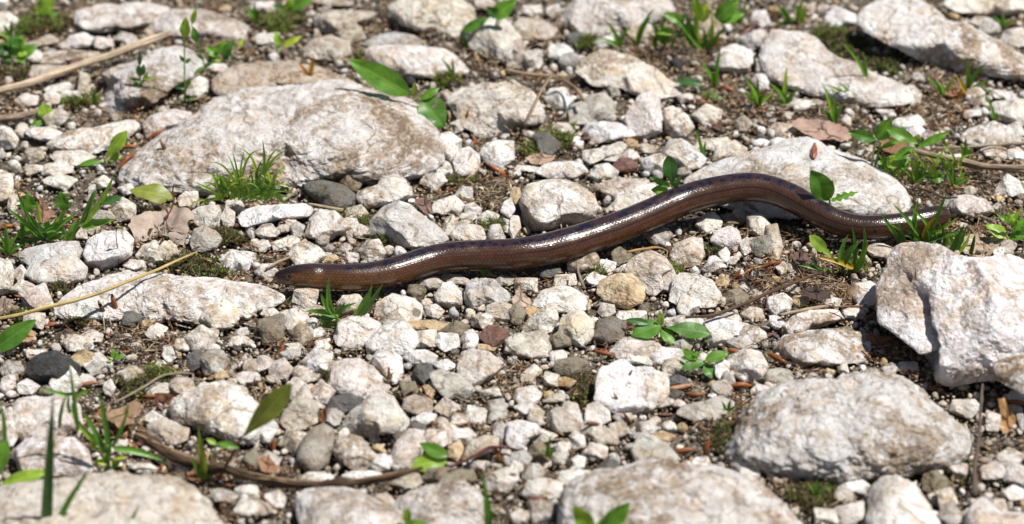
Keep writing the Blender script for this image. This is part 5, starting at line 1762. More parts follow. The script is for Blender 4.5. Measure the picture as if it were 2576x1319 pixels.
plant('grass_tuft', 'fresh grass sprouting in front of the neck of the slow worm', 'grass tuft', (862, 822), '''
G 838,790 820,760 828,697 11 g
G 832,786 812,760 808,738 10 g
G 850,794 810,780 766,784 13 g
G 850,792 862,770 898,762 9 m
G 846,796 858,775 868,762 11 m
G 842,800 800,805 800,790 9 d
G 846,818 830,812 798,806 12 g
G 846,822 820,822 790,820 7 v
G 905,795 928,750 936,714 11 g
G 910,790 940,750 964,712 11 m
G 898,796 910,760 930,732 9 g
G 894,796 892,786 896,776 6 l
S 850,820 848,806 846,792 11 l''')
plant('seedling', 'four-leaved seedling with broad dark green leaves on the gravel', 'seedling', (1664, 852), '''
L 1660,818 1588,846 58 o m 0.62,0.05,0.12
L 1668,824 1786,842 50 b m 0.62,0.05,0.12
L 1660,822 1660,784 18 o l 0.1,0.02,0.2
L 1666,830 1694,872 34 o g 0.6,0.06,0.15
L 1632,814 1572,806 18 o d 0.5
S 1664,852 1662,838 1660,820 6 l''')
plant('seedling', 'round-leaved seedling with small dark green leaves among white pebbles', 'seedling', (1770, 935), '''
L 1770,910 1712,930 30 o m 0.6,0.05,0.12
L 1774,906 1832,888 30 o g 0.55,0.05,0.12
L 1772,920 1798,952 32 o m 0.6,0.05,0.12
L 1748,904 1716,878 22 o g 0.4,0.05,0.12
L 1735,905 1712,900 14 o m 0.5
L 1750,900 1752,884 16 o g 0.4
S 1770,935 1772,922 1772,906 6 e
S 1762,918 1752,910 1746,903 4 e''')
plant('leafy_plant', 'upright green leaf standing behind the slow worm by the pale boulder', 'plant', (2088, 582), '''
L 2086,502 2040,428 58 o m 0.05,0.02,0.25
L 2090,505 2158,484 22 j g 0.4,0.05,0.2
L 2080,500 2094,452 18 o l 0.1
S 2088,582 2090,540 2086,498 7 l''')
plant('leafy_plant', 'dark lobed leaf rosette sheltering behind the raised back of the worm', 'plant', (1690, 560), '''
L 1692,480 1680,392 38 s d 0.05,0.02,0.15
L 1684,470 1634,446 17 o m 0.3,0.05,0.15
L 1680,480 1638,478 26 o g 0.3
L 1694,480 1712,440 18 j d 0.2
S 1690,560 1692,520 1692,470 5 v''')
it = []
for _ in range(16):
    bx_ = rt.uniform(2255, 2440)
    it.append('G %g,%g %g,%g %g,%g %g %s' % (bx_, rt.uniform(608, 622), bx_ + rt.uniform(-14, 14), 585, bx_ + rt.uniform(-45, 45), rt.uniform(552, 596), rt.uniform(5, 8), rt.choice('gmlgd')))
plant('grass_tuft', 'grass tuft with one tall blade crossing the blunt tail', 'grass tuft', (2320, 634), '''
G 2318,622 2350,560 2381,484 12 g 0.0
G 2274,622 2240,575 2214,534 9 m
G 2312,592 2290,560 2246,514 10 m
G 2300,575 2298,540 2310,500 10 g
G 2346,604 2340,560 2294,528 9 g
G 2318,610 2370,590 2412,584 12 m
G 2330,600 2380,570 2412,545 9 l
G 2400,636 2420,600 2430,570 10 m
G 2388,640 2410,600 2426,562 11 m
G 2440,640 2448,610 2452,588 8 d
G 2405,640 2436,610 2438,582 8 l
G 2350,640 2366,600 2374,570 8 d
G 2320,600 2330,560 2354,548 10 y
G 2305,640 2302,600 2300,572 8 g
''' + '\n'.join(it))
plant('grass_tuft', 'small grass clump with one yellow blade beside the hollowed boulder', 'grass tuft', (2148, 690), '''
G 2150,684 2184,640 2172,566 11 m
G 2146,682 2158,620 2142,568 8 m
G 2148,684 2176,640 2182,606 10 g
G 2112,664 2112,620 2134,590 11 g
G 2122,664 2130,630 2164,608 15 m
G 2150,676 2110,654 2056,648 11 y
G 2140,672 2120,656 2090,660 8 m
L 2100,656 2036,592 30 s l 0.3,0.05,0.2
G 2070,680 2040,668 2004,668 8 m
G 2060,678 2040,662 2050,648 6 d
L 2095,690 2070,680 18 j g 0.7
S 2110,668 2104,660 2098,654 6 l''')
it = []
for _ in range(34):
    bx_, by_ = rt.uniform(2215, 2420), rt.uniform(415, 462)
    it.append('G %g,%g %g,%g %g,%g %g %s' % (bx_, by_, bx_ + rt.uniform(-14, 14), by_ - 26, bx_ + rt.uniform(-42, 42), by_ - rt.uniform(12, 60), rt.uniform(5, 8), rt.choice('gmlgle')))
plant('leafy_plant', 'broad-leaved seedling rising from low grass behind the pale boulder', 'plant', (2250, 462), '''
L 2205,352 2240,298 42 o g 0.2,0.04,0.2
L 2200,352 2132,332 30 o m 0.3,0.05,0.3
L 2230,325 2308,362 32 o g 0.35,0.07,0.2
L 2306,372 2392,330 20 l g 0.35,0.06,0.2
L 2210,375 2276,346 14 l g 0.3
L 2300,365 2310,338 24 o v 0.2
L 2250,400 2300,370 26 o g 0.4
L 2230,420 2260,396 34 o l 0.5
L 2260,425 2285,400 30 o g 0.5
L 2225,425 2210,404 24 o g 0.5
L 2340,450 2375,442 32 o g 0.4
S 2192,420 2194,385 2204,350 6 w
S 2200,420 2208,390 2214,360 5 g
''' + '\n'.join(it))
plant('weed_clump', 'small round-leaved weeds on dark soil beside the veined dead leaf', 'plant', (2540, 612), '''
L 2532,596 2478,566 34 o l 0.5,0.05,0.1
L 2540,600 2600,580 30 o g 0.5
L 2545,585 2580,545 24 j g 0.35
L 2530,560 2552,540 22 o l 0.3
L 2540,570 2570,522 12 l l 0.2
L 2540,560 2505,538 14 l g 0.4
S 2540,612 2536,604 2532,594 6 l
L 2560,600 2580,560 22 j m 0.3''')
it = []
for _ in range(22):
    bx_, by_ = rt.uniform(1640, 1800), rt.uniform(95, 125)
    it.append('G %g,%g %g,%g %g,%g %g %s' % (bx_, by_, bx_ + rt.uniform(-12, 12), by_ - 26, bx_ + rt.uniform(-45, 45), by_ - rt.uniform(20, 66), rt.uniform(5, 9), rt.choice('gmlge')))
plant('grass_tuft', 'leafy clump of grass and broad leaves beyond the arched rock', 'grass tuft', (1735, 130), '''
L 1760,52 1745,-14 26 o l 0.1
L 1764,56 1780,8 30 o e 0.2
L 1800,48 1858,-2 40 o g 0.25
L 1806,52 1872,34 36 o g 0.35
L 1720,60 1668,34 28 o g 0.4
L 1700,80 1650,84 22 o l 0.5
G 1768,124 1720,70 1690,30 12 g
G 1770,126 1778,90 1765,68 9 g
G 1772,126 1800,100 1822,66 9 g
G 1776,126 1800,110 1812,96 8 y
G 1740,95 1738,60 1716,28 11 m
G 1745,95 1760,50 1738,6 11 l
''' + '\n'.join(it))
TUFTS = [((1556, 122), '1519,50 1588,62 1498,94 1570,90', 8, 'three-bladed grass sprout on the crest of the arched rock'),
         ((1604, 112), '1648,20 1614,58 1640,40 1580,100', 8, 'grass sprout with one very long blade behind the arched rock'),
         ((1798, 220), '1764,156 1812,124 1806,160', 9, 'grass sprout with a tall blade beside the white rounded stone'),
         ((1908, 270), '1868,188 1905,196 1885,210 1950,235 1925,225 1860,230', 8, 'dense grass sprout between white rounded stone and flat cream rock'),
         ((1976, 262), '1978,168 1932,208 2010,222 1936,250', 9, 'grass sprout with four arching blades on the flat cream rock edge'),
         ((2100, 316), '2068,212 2096,236 2122,262 2062,274', 9, 'grass sprout standing in tan leaf litter'),
         ((2138, 250), '2108,206 2072,212 2150,268', 7, 'thin grass sprout bending over the flat cream rock'),
         ((2184, 222), '2118,110 2170,128 2200,216', 8, 'tall two-bladed grass sprout against the flat cream rock'),
         ((2374, 242), '2324,188 2402,194 2360,205', 8, 'grass sprout beside a tan dead leaf and yellowing grass'),
         ((2432, 236), '2434,146 2485,156 2502,228 2490,200', 10, 'yellowing grass with stout green blades near the ridged rock'),
         ((2502, 305), '2475,238 2504,282', 7, 'two-bladed grass sprout beside white rocks'),
         ((1768, 404), '1748,326 1774,355', 7, 'hair-thin grass sprout in front of white stones by the pale boulder'),
         ((1230, 1330), '1204,1178 1216,1250 1240,1280', 9, 'thin grass sprout beside the knobbly brownish rock'),
         ((778, 200), '748,158 790,142 780,162', 8, 'orange withering grass sprout behind the great boulder'),
         ((1378, 1158), '1386,1094 1362,1130 1398,1120', 8, 'stubby grass sprout in front of a grey-olive pebble'),
         ((1140, 190), '1108,148 1136,144', 6, 'tiny grass sprout on the pink flat-topped rock'),
         ((2430, 410), '2415,360 2428,345 2445,370', 8, 'grass sprout beside the weathered grey sticks'),
         ((2370, 365), '2358,325 2376,345', 6, 'tiny grass sprout before white stones and sticks'),
         ((1985, 60), '1950,10 1935,60 1965,15', 9, 'blurred grass sprout behind the flat cream rock'),
         ((1860, 60), '1835,5 1880,0 1850,20', 8, 'blurred grass sprout beyond the leafy clump'),
         ((2010, 60), '2018,0 2000,10 2030,20', 10, 'blurred grass sprout by the white knob stone'),
         ((905, 150), '912,118 900,125', 5, 'tiny pale sprout beside the pink flat-topped rock')]
TUFTS += [((2560, 575), '2530,520 2556,530 2585,540 2600,560', 8, 'grass sprout rising from the small round-leaved weeds'),
          ((2300, 460), '2262,410 2285,400 2330,415 2350,430 2318,395', 7, 'fine grass sprout tangled below the broad-leaved seedling'),
          ((2400, 470), '2372,425 2398,418 2432,432 2450,445', 7, 'fine grass sprout beside the loose dark rootlets'),
          ((20, 640), '-10,585 12,560 45,590 60,615 -20,610', 9, 'grass sprout beside the smooth grey slab-like stone'),
          ((30, 110), '5,60 30,50 62,70 -10,80', 9, 'blurred grass sprout behind the low leafy rosette'),
          ((240, 262), '220,228 242,220 262,235', 7, 'blurred tiny sprout behind the rough grey rock'),
          ((640, 55), '615,15 640,5 668,20', 8, 'blurred grass sprout beyond the drooping leaf clump'),
          ((2280, 25), '2255,-15 2284,-20 2310,-5', 8, 'blurred grass sprout on the crest of the ridged rock'),
          ((2520, 70), '2495,40 2520,30 2560,50', 8, 'blurred grass sprout beyond the long ridged rock'),
          ((1215, 695), '1200,672 1222,668 1232,680', 6, 'tiny sprout just below the middle of the worm'),
          ((1120, 765), '1106,745 1130,748', 6, 'tiny curled sprout beside the yellowish cream stone'),
          ((510, 1210), '478,1150 505,1140 530,1165 545,1190', 8, 'grass sprout growing beside the dark bark twig'),
          ((1830, 1040), '1815,1010 1838,1005 1852,1022', 7, 'bright sprout beside the long grey-white stone'),
          ((2055, 1250), '2030,1215 2055,1205 2080,1220 2040,1225', 8, 'bright mossy sprout below the broad speckled boulder')]
for ti, ((x, y), tips, w, lab) in enumerate(TUFTS):
    it = []
    rr_ = random.Random(600 + ti)
    for q in tips.split():
        tx, ty = (float(v) for v in q.split(','))
        bx_ = x + rr_.uniform(-5, 5)
        c = rr_.choice('gmgl')
        if 'orange' in lab:
            c = 'o' if ty < 160 else 'y'
        it.append('G %g,%g %g,%g %g,%g %g %s' % (bx_, y, bx_ + (tx - bx_) * 0.3, y + (ty - y) * 0.65, tx, ty, w, c))
    if 'yellowing' in lab:
        it += ['G 2430,236 2420,215 2404,188 9 y', 'G 2428,238 2400,236 2360,250 8 o', 'G 2426,240 2380,250 2352,300 8 o']
    for _ in range(3):
        a_ = rr_.uniform(-2.9, -0.2)
        l_ = rr_.uniform(14, 34)
        it.append('G %g,%g %g,%g %g,%g 5 b' % (x, y + 2, x + math.cos(a_) * l_ * 0.5, y + math.sin(a_) * l_ * 0.25 - 6, x + math.cos(a_) * l_ * 1.3, y + rr_.uniform(-8, 8)))
    plant('grass_sprout', lab, 'grass', (x, y + 4), '\n'.join(it))
plant('leafy_plant', 'blurred bright green leaves rising before the orange-topped boulder', 'plant', (1500, 1420), '''
L 1490,1330 1442,1272 46 o l 0.15,0.04,0.2
L 1512,1330 1584,1262 48 o g 0.15,0.04,0.2
L 1490,1345 1590,1318 62 o g 0.35,0.06,0.15
S 1500,1420 1500,1380 1498,1326 10 g''')
plant('leafy_plant', 'small blurred green leaves before the low greyish slab', 'plant', (1020, 1400), '''
L 1022,1316 1026,1274 22 o l 0.15
L 1020,1330 1072,1312 26 o g 0.4
L 1016,1332 990,1322 24 o m 0.4
S 1020,1400 1020,1360 1020,1312 7 l''')
plant('seedling', 'small yellow-edged seedling near the broken beige rock', 'seedling', (706, 128), '''
L 704,118 692,80 20 o l 0.3
L 712,118 758,92 18 o e 0.4
L 705,122 700,135 10 o g 0.6''')
plant('seedling', 'dark flat seedling leaves lying beside the arched rock foot', 'seedling', (1740, 236), '''
L 1702,205 1768,218 26 o d 0.6
L 1760,240 1820,252 26 o m 0.65
L 1860,275 1898,300 24 o g 0.65''')
plant('seedling', 'tiny three-leaved sprout by the black stone', 'seedling', (285, 918), '''
L 284,900 288,878 16 o g 0.4
L 290,905 314,892 14 o g 0.5
L 282,906 270,910 12 o l 0.6''')

# moss stalk with a capsule in front of the blocky white stone
ms = thing('moss_stalk', G(298, 670), 'hair-thin red moss stalk with a tiny green capsule by the blocky white stone', 'moss stalk')
p0 = G(298, 670)
obj('stalk', tube([on_plane(298, 666, p0, 0), on_plane(295, 620, p0, 0), on_plane(292, 585, p0, 0), on_plane(295, 571, p0, 0)], [0.00018] * 4, p0, 6), M['wood'], ms, (0.25, 0.06, 0.03))
obj('capsule', tube([on_plane(294, 571, p0, 0), on_plane(299, 572, p0, 0), on_plane(306, 576, p0, 0)], [0.0003, 0.0007, 0.0003], p0, 8), M['leaf'], ms, (0.25, 0.30, 0.04))


# ------------------------------------------------------------------ dry stems and twigs
def twig(name, label, path, widths, color, lift=0.004, rough=0.25, cat='twig', lifts=None):
    q = pts(path)
    lf = lifts or [lift] * len(q)
    P = [G(x, y, z) for (x, y), z in zip(q, lf)]
    s = px_size(P[len(P) // 2])
    org = np.array((P[0][0], P[0][1], 0.0))
    me = tube(P, [w * s / 2 for w in widths], org, 11, abs(hash(label)) % 50 if False else len(label), rough)
    me.name = name
    o = obj(name, me, M['wood'], None, color, label, cat)
    o.location = Vector(org)
    return o


twig('dry_stem', 'thick pale dry stem with a dark broken end lying across the blurred rocks', '-40,240 60,212 180,170 300,128 390,98 432,82', (19, 19, 20, 20, 20, 17), (0.52, 0.40, 0.28), cat='stem',
     lifts=[0.006, 0.006, 0.006, 0.008, 0.010, 0.012], rough=0.12)
twig('straw', 'long golden straw slanting over the pinkish-grey slab', '-30,806 60,790 130,772 240,740 330,705 420,668 498,632', (8, 9, 10, 9, 8, 7, 4), (0.56, 0.42, 0.17), cat='straw',
     lifts=[0.010, 0.011, 0.0125, 0.0135, 0.0135, 0.009, 0.003], rough=0.1)
bq = pts('342,1096 400,1122 480,1152 560,1180 640,1200 720,1213 800,1218 860,1218 960,1202 1062,1176')
bz = [0.006] * 6 + [0.007, 0.008, 0.010, 0.012]
bw = (26, 29, 28, 24, 21, 19, 18, 18, 17, 6)
BP = [G(x, y, z) for (x, y), z in zip(bq, bz)]
b_org = np.array((BP[4][0], BP[4][1], 0.0))
bark = thing('bark_twig', b_org, 'dark brown twig with peeling bark stretching below the lobed rock', 'twig')
bs_ = px_size(BP[4])
obj('wood', tube(BP, [w * bs_ / 2 for w in bw], b_org, 18, 5, 0.5), M['wood'], bark, (0.085, 0.052, 0.030))
for k_, (oy, oz, a_, b_, wd_, cc) in enumerate(((-0.6, 0.75, 0, 6, 0.42, (0.30, 0.20, 0.115)), (-0.95, 0.15, 1, 9, 0.40, (0.045, 0.028, 0.018)), (-0.25, 0.95, 3, 10, 0.38, (0.36, 0.25, 0.15)),
                                                (-0.8, 0.5, 4, 10, 0.36, (0.13, 0.078, 0.042)), (-0.75, -0.45, 0, 8, 0.40, (0.16, 0.10, 0.058)))):
    rk = random.Random(k_)
    P_ = [BP[i_] + np.array((0, oy, oz)) * bw[i_] * bs_ / 2 * rk.uniform(0.7, 1.05) for i_ in range(a_, b_)]
    obj('bark_strip', tube(P_, [bw[i_] * bs_ / 2 * wd_ * rk.uniform(0.5, 1.15) for i_ in range(a_, b_)], b_org, 9, k_ + 2, 0.6), M['wood'], bark, cc)
twig('twig', 'thin reddish twig poking out beside the clover-like leaves', '1132,1176 1190,1150 1240,1126 1295,1130', (6, 8, 9, 5), (0.13, 0.045, 0.04), 0.006)
twig('twig', 'thin brown twig running up from the craggy cream rock', '1724,798 1790,794 1850,776 1935,735 2000,710 2068,684', (6, 7, 8, 8, 8, 5), (0.115, 0.07, 0.045), 0.006, 0.35)
twig('twig', 'slim grey twig lying across litter behind the pale boulder', '2350,374 2440,370 2520,364 2610,358', (5, 6, 6, 6), (0.36, 0.29, 0.21), 0.005)
twig('dry_stem', 'stout weathered grey stick lying in litter by the broad-leaved seedling', '2272,372 2340,390 2415,408 2500,416 2620,420', (10, 14, 16, 15, 14), (0.33, 0.25, 0.17), 0.006, 0.3, 'stick')
twig('dry_stem', 'flat split grey stick beside the stout weathered stick', '2400,412 2480,424 2560,432 2620,440', (8, 12, 14, 12), (0.26, 0.18, 0.11), 0.004, 0.3, 'stick')
twig('twig', 'forked dry twig leaning over the grey-white wedge rock', '1322,314 1345,262 1370,215 1392,184', (6, 7, 7, 4), (0.32, 0.23, 0.145), 0.012, 0.2, lifts=[0.010, 0.014, 0.014, 0.012])
twig('twig', 'bent dry twig ending at the grey-white rock', '1468,252 1445,222 1415,202 1372,192', (8, 7, 6, 4), (0.28, 0.195, 0.12), 0.012, 0.2)
twig('straw', 'flattened tan straw lying behind the forked dry twig', '1270,176 1320,184 1380,190 1440,192', (6, 7, 6, 4), (0.42, 0.31, 0.19), 0.006, 0.1, 'straw')
twig('dry_stem', 'short thick brown stick end beside two round pale leaves', '-30,304 30,294 96,280', (24, 22, 14), (0.27, 0.20, 0.145), 0.004, 0.2, 'stick')
twig('twig', 'thin upright twig standing among gravel beside the speckled boulder', '2450,1246 2452,1190 2460,1110 2466,1040 2472,966', (13, 11, 10, 9, 6), (0.13, 0.095, 0.068), 0.0, 0.35, lifts=[0.002, 0.006, 0.010, 0.014, 0.018])
twig('twig', 'short knotted grey twig propped on stones below the worm', '1452,660 1458,690 1464,708 1472,728', (6, 7, 9, 4), (0.27, 0.22, 0.165), 0.006, 0.4, lifts=[0.011, 0.009, 0.007, 0.004])
twig('straw', 'short hollow straw piece beside the broken white stick', '706,508 728,494 752,478', (8, 9, 9), (0.56, 0.45, 0.31), 0.005, 0.08, 'straw', lifts=[0.003, 0.005, 0.008])
twig('straw', 'short tan straw lying under the dark oval pebble', '776,514 820,522 862,528', (6, 8, 8), (0.45, 0.35, 0.22), 0.005, 0.1, 'straw')
twig('twig', 'curved grey stem winding past the mossy pebbles', '286,1014 330,992 368,972 417,944 450,940 488,942', (5, 6, 6, 6, 5, 4), (0.33, 0.26, 0.20), 0.006, 0.3)
twig('straw', 'pale flat straw lying behind the thin white flake stone', '1964,792 2010,782 2050,774 2084,768', (6, 8, 8, 5), (0.47, 0.36, 0.22), 0.005, 0.1, 'straw')
twig('twig', 'short brown stem lying before the smooth pink stone', '2094,773 2150,770 2200,770', (4, 6, 5), (0.26, 0.15, 0.085), 0.007, 0.2)
twig('straw', 'golden curled straw beside the square pinkish stone', '1578,634 1620,626 1655,622 1678,632 1676,645', (6, 7, 5, 3, 2), (0.50, 0.30, 0.12), 0.008, 0.1, 'straw')
twig('straw', 'pale straw resting between pebbles above the head of the worm', '668,676 700,660 730,648', (6, 7, 5), (0.42, 0.33, 0.22), 0.005, 0.1, 'straw')
twig('twig', 'fine dark twig lying across the white lobed pebbles', '872,1158 905,1150 945,1168 978,1182', (3, 4, 4, 3), (0.07, 0.05, 0.04), 0.012, 0.2)
twig('twig', 'thin rusty stem lying beside the low greyish slab', '650,1240 680,1268 708,1296', (4, 5, 3), (0.33, 0.13, 0.05), 0.005, 0.1)
twig('twig', 'short dark twig at the foot of the hollowed boulder', '2290,800 2292,850 2296,905', (5, 8, 6), (0.06, 0.042, 0.032), 0.006, 0.3)
twig('twig', 'loose dark rootlets over soil behind the pale boulder', '2300,470 2340,482 2380,500 2408,498', (5, 7, 6, 4), (0.085, 0.06, 0.045), 0.005, 0.4)


# ------------------------------------------------------------------ where a loose scrap comes to rest
bpy.context.view_layer.update()
DEPS = bpy.context.evaluated_depsgraph_get()
RESTS_ON = ('boulder', 'rock', 'stone', 'pebble', 'gravel', 'ground', 'moss', 'leaf_litter')


def surface(x, y):
    """the stone or soil that lies at (x, y) of the view, and which way it faces"""
    o_, d_ = Vector(CAM), Vector(ray(x, y)).normalized()
    for _ in range(12):
        hit, loc, nrm_, _i, ob, _m = scene.ray_cast(DEPS, o_, d_)
        if not hit:
            break
        if ob.name.split('.')[0] in RESTS_ON:
            n_ = np.array(nrm_)
            return np.array(loc), (n_ if n_[2] > 0 else -n_)
        o_ = loc + d_ * 1e-4
    return G(x, y, 0.003), ZZ.copy()


# ------------------------------------------------------------------ dead leaves
def dead_leaf(label, poly, color, lean=0.8, lift=0.006, curl=0.05, seed=1, stalk=None, tilt=(0, 0)):
    q = np.array(pts(poly))
    c = q.mean(0)
    p0 = surface(c[0], c[1])[0] + ZZ * (lift if lift == 0.0085 else min(lift, 0.005))
    rs_ = np.random.RandomState(seed)
    per = np.concatenate([q, q[:1]])
    seg = np.linalg.norm(np.diff(per, axis=0), axis=1)
    cum = np.concatenate([[0], np.cumsum(seg)])
    n, rings = 72, 7
    tt = np.linspace(0, cum[-1], n, endpoint=False)
    bx = np.interp(tt, cum, per[:, 0])
    by = np.interp(tt, cum, per[:, 1])
    org = np.array((p0[0], p0[1], 0.0))
    size = math.sqrt(np.ptp(q[:, 0]) * np.ptp(q[:, 1])) * px_size(p0)
    V = [p0]
    UV = [(0.5, 0.5)]
    for r in range(1, rings + 1):
        f = r / rings
        for i in range(n):
            x, y = c[0] + (bx[i] - c[0]) * f, c[1] + (by[i] - c[1]) * f
            if r == rings:
                x += rs_.uniform(-1.5, 1.5)
                y += rs_.uniform(-1.2, 1.2)
            V.append(on_plane(x, y, p0, lean))
            UV.append((0.5 + 0.5 * f * math.cos(i / n * 6.283), 0.5 + 0.5 * f * math.sin(i / n * 6.283)))
    V = np.array(V)
    nrm = np.array((0, -(1 - lean), lean))
    nrm /= np.linalg.norm(nrm)
    d = (V - p0) / size
    h = curl * size * (1.6 * fbm(d * 2.4 + seed, 3, seed) + 1.5 * (d ** 2).sum(1) * 0.5 + d[:, 0] * tilt[0] + d[:, 1] * tilt[1])
    V = V + h[:, None] * nrm - org
    F = [(0, 1 + i, 1 + (i + 1) % n) for i in range(n)]
    for r in range(1, rings):
        a, b = 1 + (r - 1) * n, 1 + r * n
        for i in range(n):
            F.append((a + i, b + i, b + (i + 1) % n, a + (i + 1) % n))
    root = thing('dead_leaf', org, label, 'dead leaf')
    obj('leaf_blade', mesh_from('leaf_blade', V, F, True, UV), M['dead'], root, color)
    if stalk:
        sp_ = pts(stalk)
        P = [on_plane(x, y, p0, lean * (0.9 if i == 0 else 0.55)) for i, (x, y) in enumerate(sp_)]
        s = px_size(p0)
        obj('stalk', tube(P, [3.0 * s, 2.4 * s] + [2.0 * s] * (len(P) - 2), org, 7), M['wood'], root, (0.17, 0.075, 0.055))
    # main ribs of the blade, raised a little
    for k_ in range(3):
        i = (k_ * n // 3 + seed * 5) % n
        line = [V[0] + org] + [V[1 + (r - 1) * n + i] + org for r in (2, 4, 6)]
        obj('rib', tube([p + nrm * 0.0001 for p in line], [0.0004, 0.00033, 0.00026, 0.00015], org, 6), M['wood'], root, tuple(v * 0.6 for v in color))
    return root


dead_leaf('curled pale brown dead leaf with a reddish stalk beside white stones', '322,575 335,548 365,532 405,520 440,515 465,528 488,545 492,565 470,572 478,590 470,612 462,636 448,625 430,605 412,590 392,586 378,600 362,618 340,608',
          (0.47, 0.375, 0.305), 0.72, 0.0085, 0.20, 3, '412,552 428,532 436,508 434,482 438,464')
dead_leaf('torn brown leaf with dark blotches between the grey slab and hollowed boulder', '2180,838 2205,846 2240,848 2268,862 2290,880 2296,900 2280,908 2262,904 2250,912 2232,900 2205,902 2186,910 2182,890 2196,876 2178,862',
          (0.235, 0.125, 0.062), 0.6, 0.010, 0.16, 5)
dead_leaf('dark brown folded leaf beside the white lobed rock', '350,1032 372,1018 368,996 395,988 425,990 442,1000 428,1020 420,1040 395,1046 372,1040', (0.20, 0.095, 0.055), 0.45, 0.010, 0.18, 7)
dead_leaf('tan broken leaf pieces behind the bark twig', '262,1058 278,1036 304,1020 336,1008 356,1014 346,1034 352,1050 336,1056 340,1074 318,1070 300,1080 288,1066', (0.33, 0.215, 0.13), 0.8, 0.006, 0.12, 9)
dead_leaf('veined pale brown leaf lying beside the small round-leaved weeds', '2402,622 2425,598 2455,588 2490,595 2525,600 2545,612 2530,626 2500,634 2480,648 2452,650 2425,640', (0.45, 0.33, 0.225), 0.75, 0.009, 0.09, 11)
dead_leaf('pinkish-brown leaf pressed flat by the smooth pale boulder', '1985,315 2010,298 2050,300 2095,312 2130,325 2142,350 2118,362 2090,352 2060,356 2020,340', (0.42, 0.29, 0.225), 0.8, 0.006, 0.10, 13)
dead_leaf('small tan lobed leaf on the edge of the pale grey slab', '2102,800 2120,795 2135,806 2142,790 2152,800 2150,815 2165,820 2150,830 2130,822 2110,815', (0.48, 0.33, 0.185), 0.6, 0.012, 0.12, 15)
dead_leaf('orange-brown broken leaf behind the thin upright twig', '2510,1005 2530,1000 2540,1030 2556,1055 2554,1085 2545,1108 2525,1095 2512,1075 2518,1045', (0.47, 0.265, 0.11), 0.5, 0.008, 0.12, 17)
dead_leaf('dull tan leaf scrap near the dark wet stone behind the worm', '1320,828 1322,830 1318,826', (0.3, 0.2, 0.15), 0.8, 0.004, 0.1, 19) if False else None
dead_leaf('beige leaf scrap beside the wedge of dark stone and moss', '1320,400 1345,386 1375,390 1398,394 1388,410 1360,418 1335,414', (0.42, 0.30, 0.215), 0.8, 0.006, 0.1, 21)
dead_leaf('purplish-brown curled leaf behind the grey triangular rock', '1042,505 1055,498 1075,502 1090,520 1095,540 1080,545 1060,532', (0.24, 0.15, 0.125), 0.55, 0.010, 0.12, 23)
dead_leaf('brown leaf lying under the broad-leaved seedling', '2205,340 2235,325 2270,330 2285,355 2278,385 2250,395 2220,385', (0.26, 0.14, 0.075), 0.7, 0.005, 0.1, 25)
dead_leaf('pale rolled leaf scrap beside the flat-faced whitish rock', '1287,750 1300,735 1318,738 1335,755 1332,772 1310,776 1290,768', (0.50, 0.385, 0.305), 0.55, 0.008, 0.14, 27)
dead_leaf('long tan leaf strip standing against the smooth pink stone', '2108,770 2122,745 2135,722 2148,712 2150,730 2140,755 2128,778 2115,782', (0.40, 0.27, 0.17), 0.25, 0.008, 0.08, 29)
dead_leaf('brown leaf scrap half hidden in the spreading grass tuft', '90,540 100,512 98,490 108,500 118,520 140,535 128,555 110,565 88,556', (0.31, 0.175, 0.115), 0.5, 0.010, 0.12, 31)
dead_leaf('brown curled scrap between small stones by the bark twig', '470,1190 490,1182 505,1190 512,1205 498,1218 478,1210', (0.36, 0.19, 0.10), 0.6, 0.006, 0.15, 33)
dead_leaf('rust-brown curled leaf between upright egg-shaped pebble and dark pebble', '800,1035 812,1030 825,1042 838,1055 836,1070 820,1068 805,1058', (0.26, 0.115, 0.05), 0.35, 0.008, 0.15, 35)
dead_leaf('small brown flake resting on the white stone', '968,948 980,942 988,937 986,952 978,962 970,956', (0.33, 0.20, 0.10), 0.3, 0.022, 0.06, 37)
dead_leaf('dark wet leaf scraps on soil beside the hollowed boulder', '2010,735 2030,722 2060,725 2085,738 2090,752 2060,760 2030,755', (0.075, 0.05, 0.04), 0.85, 0.004, 0.12, 39)
dead_leaf('brown shrivelled leaf near the thin brown twig', '1990,640 2005,632 2030,640 2040,660 2020,672 2000,668', (0.16, 0.10, 0.08), 0.7, 0.006, 0.2, 41)
dead_leaf('tan leaf scrap beside yellowing grass', '2372,225 2390,212 2410,218 2415,235 2395,245 2378,240', (0.36, 0.20, 0.115), 0.6, 0.006, 0.12, 43)
dead_leaf('dusty brown leaf scrap by the black stone', '50,835 75,828 92,840 85,858 60,865 48,852', (0.42, 0.27, 0.155), 0.7, 0.006, 0.12, 45)
dead_leaf('grey skeletal leaf below the white upright stone', '-20,770 10,748 35,755 48,775 40,795 10,805 -20,800', (0.27, 0.20, 0.155), 0.75, 0.006, 0.12, 47)
dead_leaf('brown leaf curl at the foot of the upright egg-shaped pebble', '646,1160 660,1145 680,1150 690,1165 705,1180 690,1192 660,1188', (0.36, 0.20, 0.115), 0.6, 0.008, 0.14, 49)

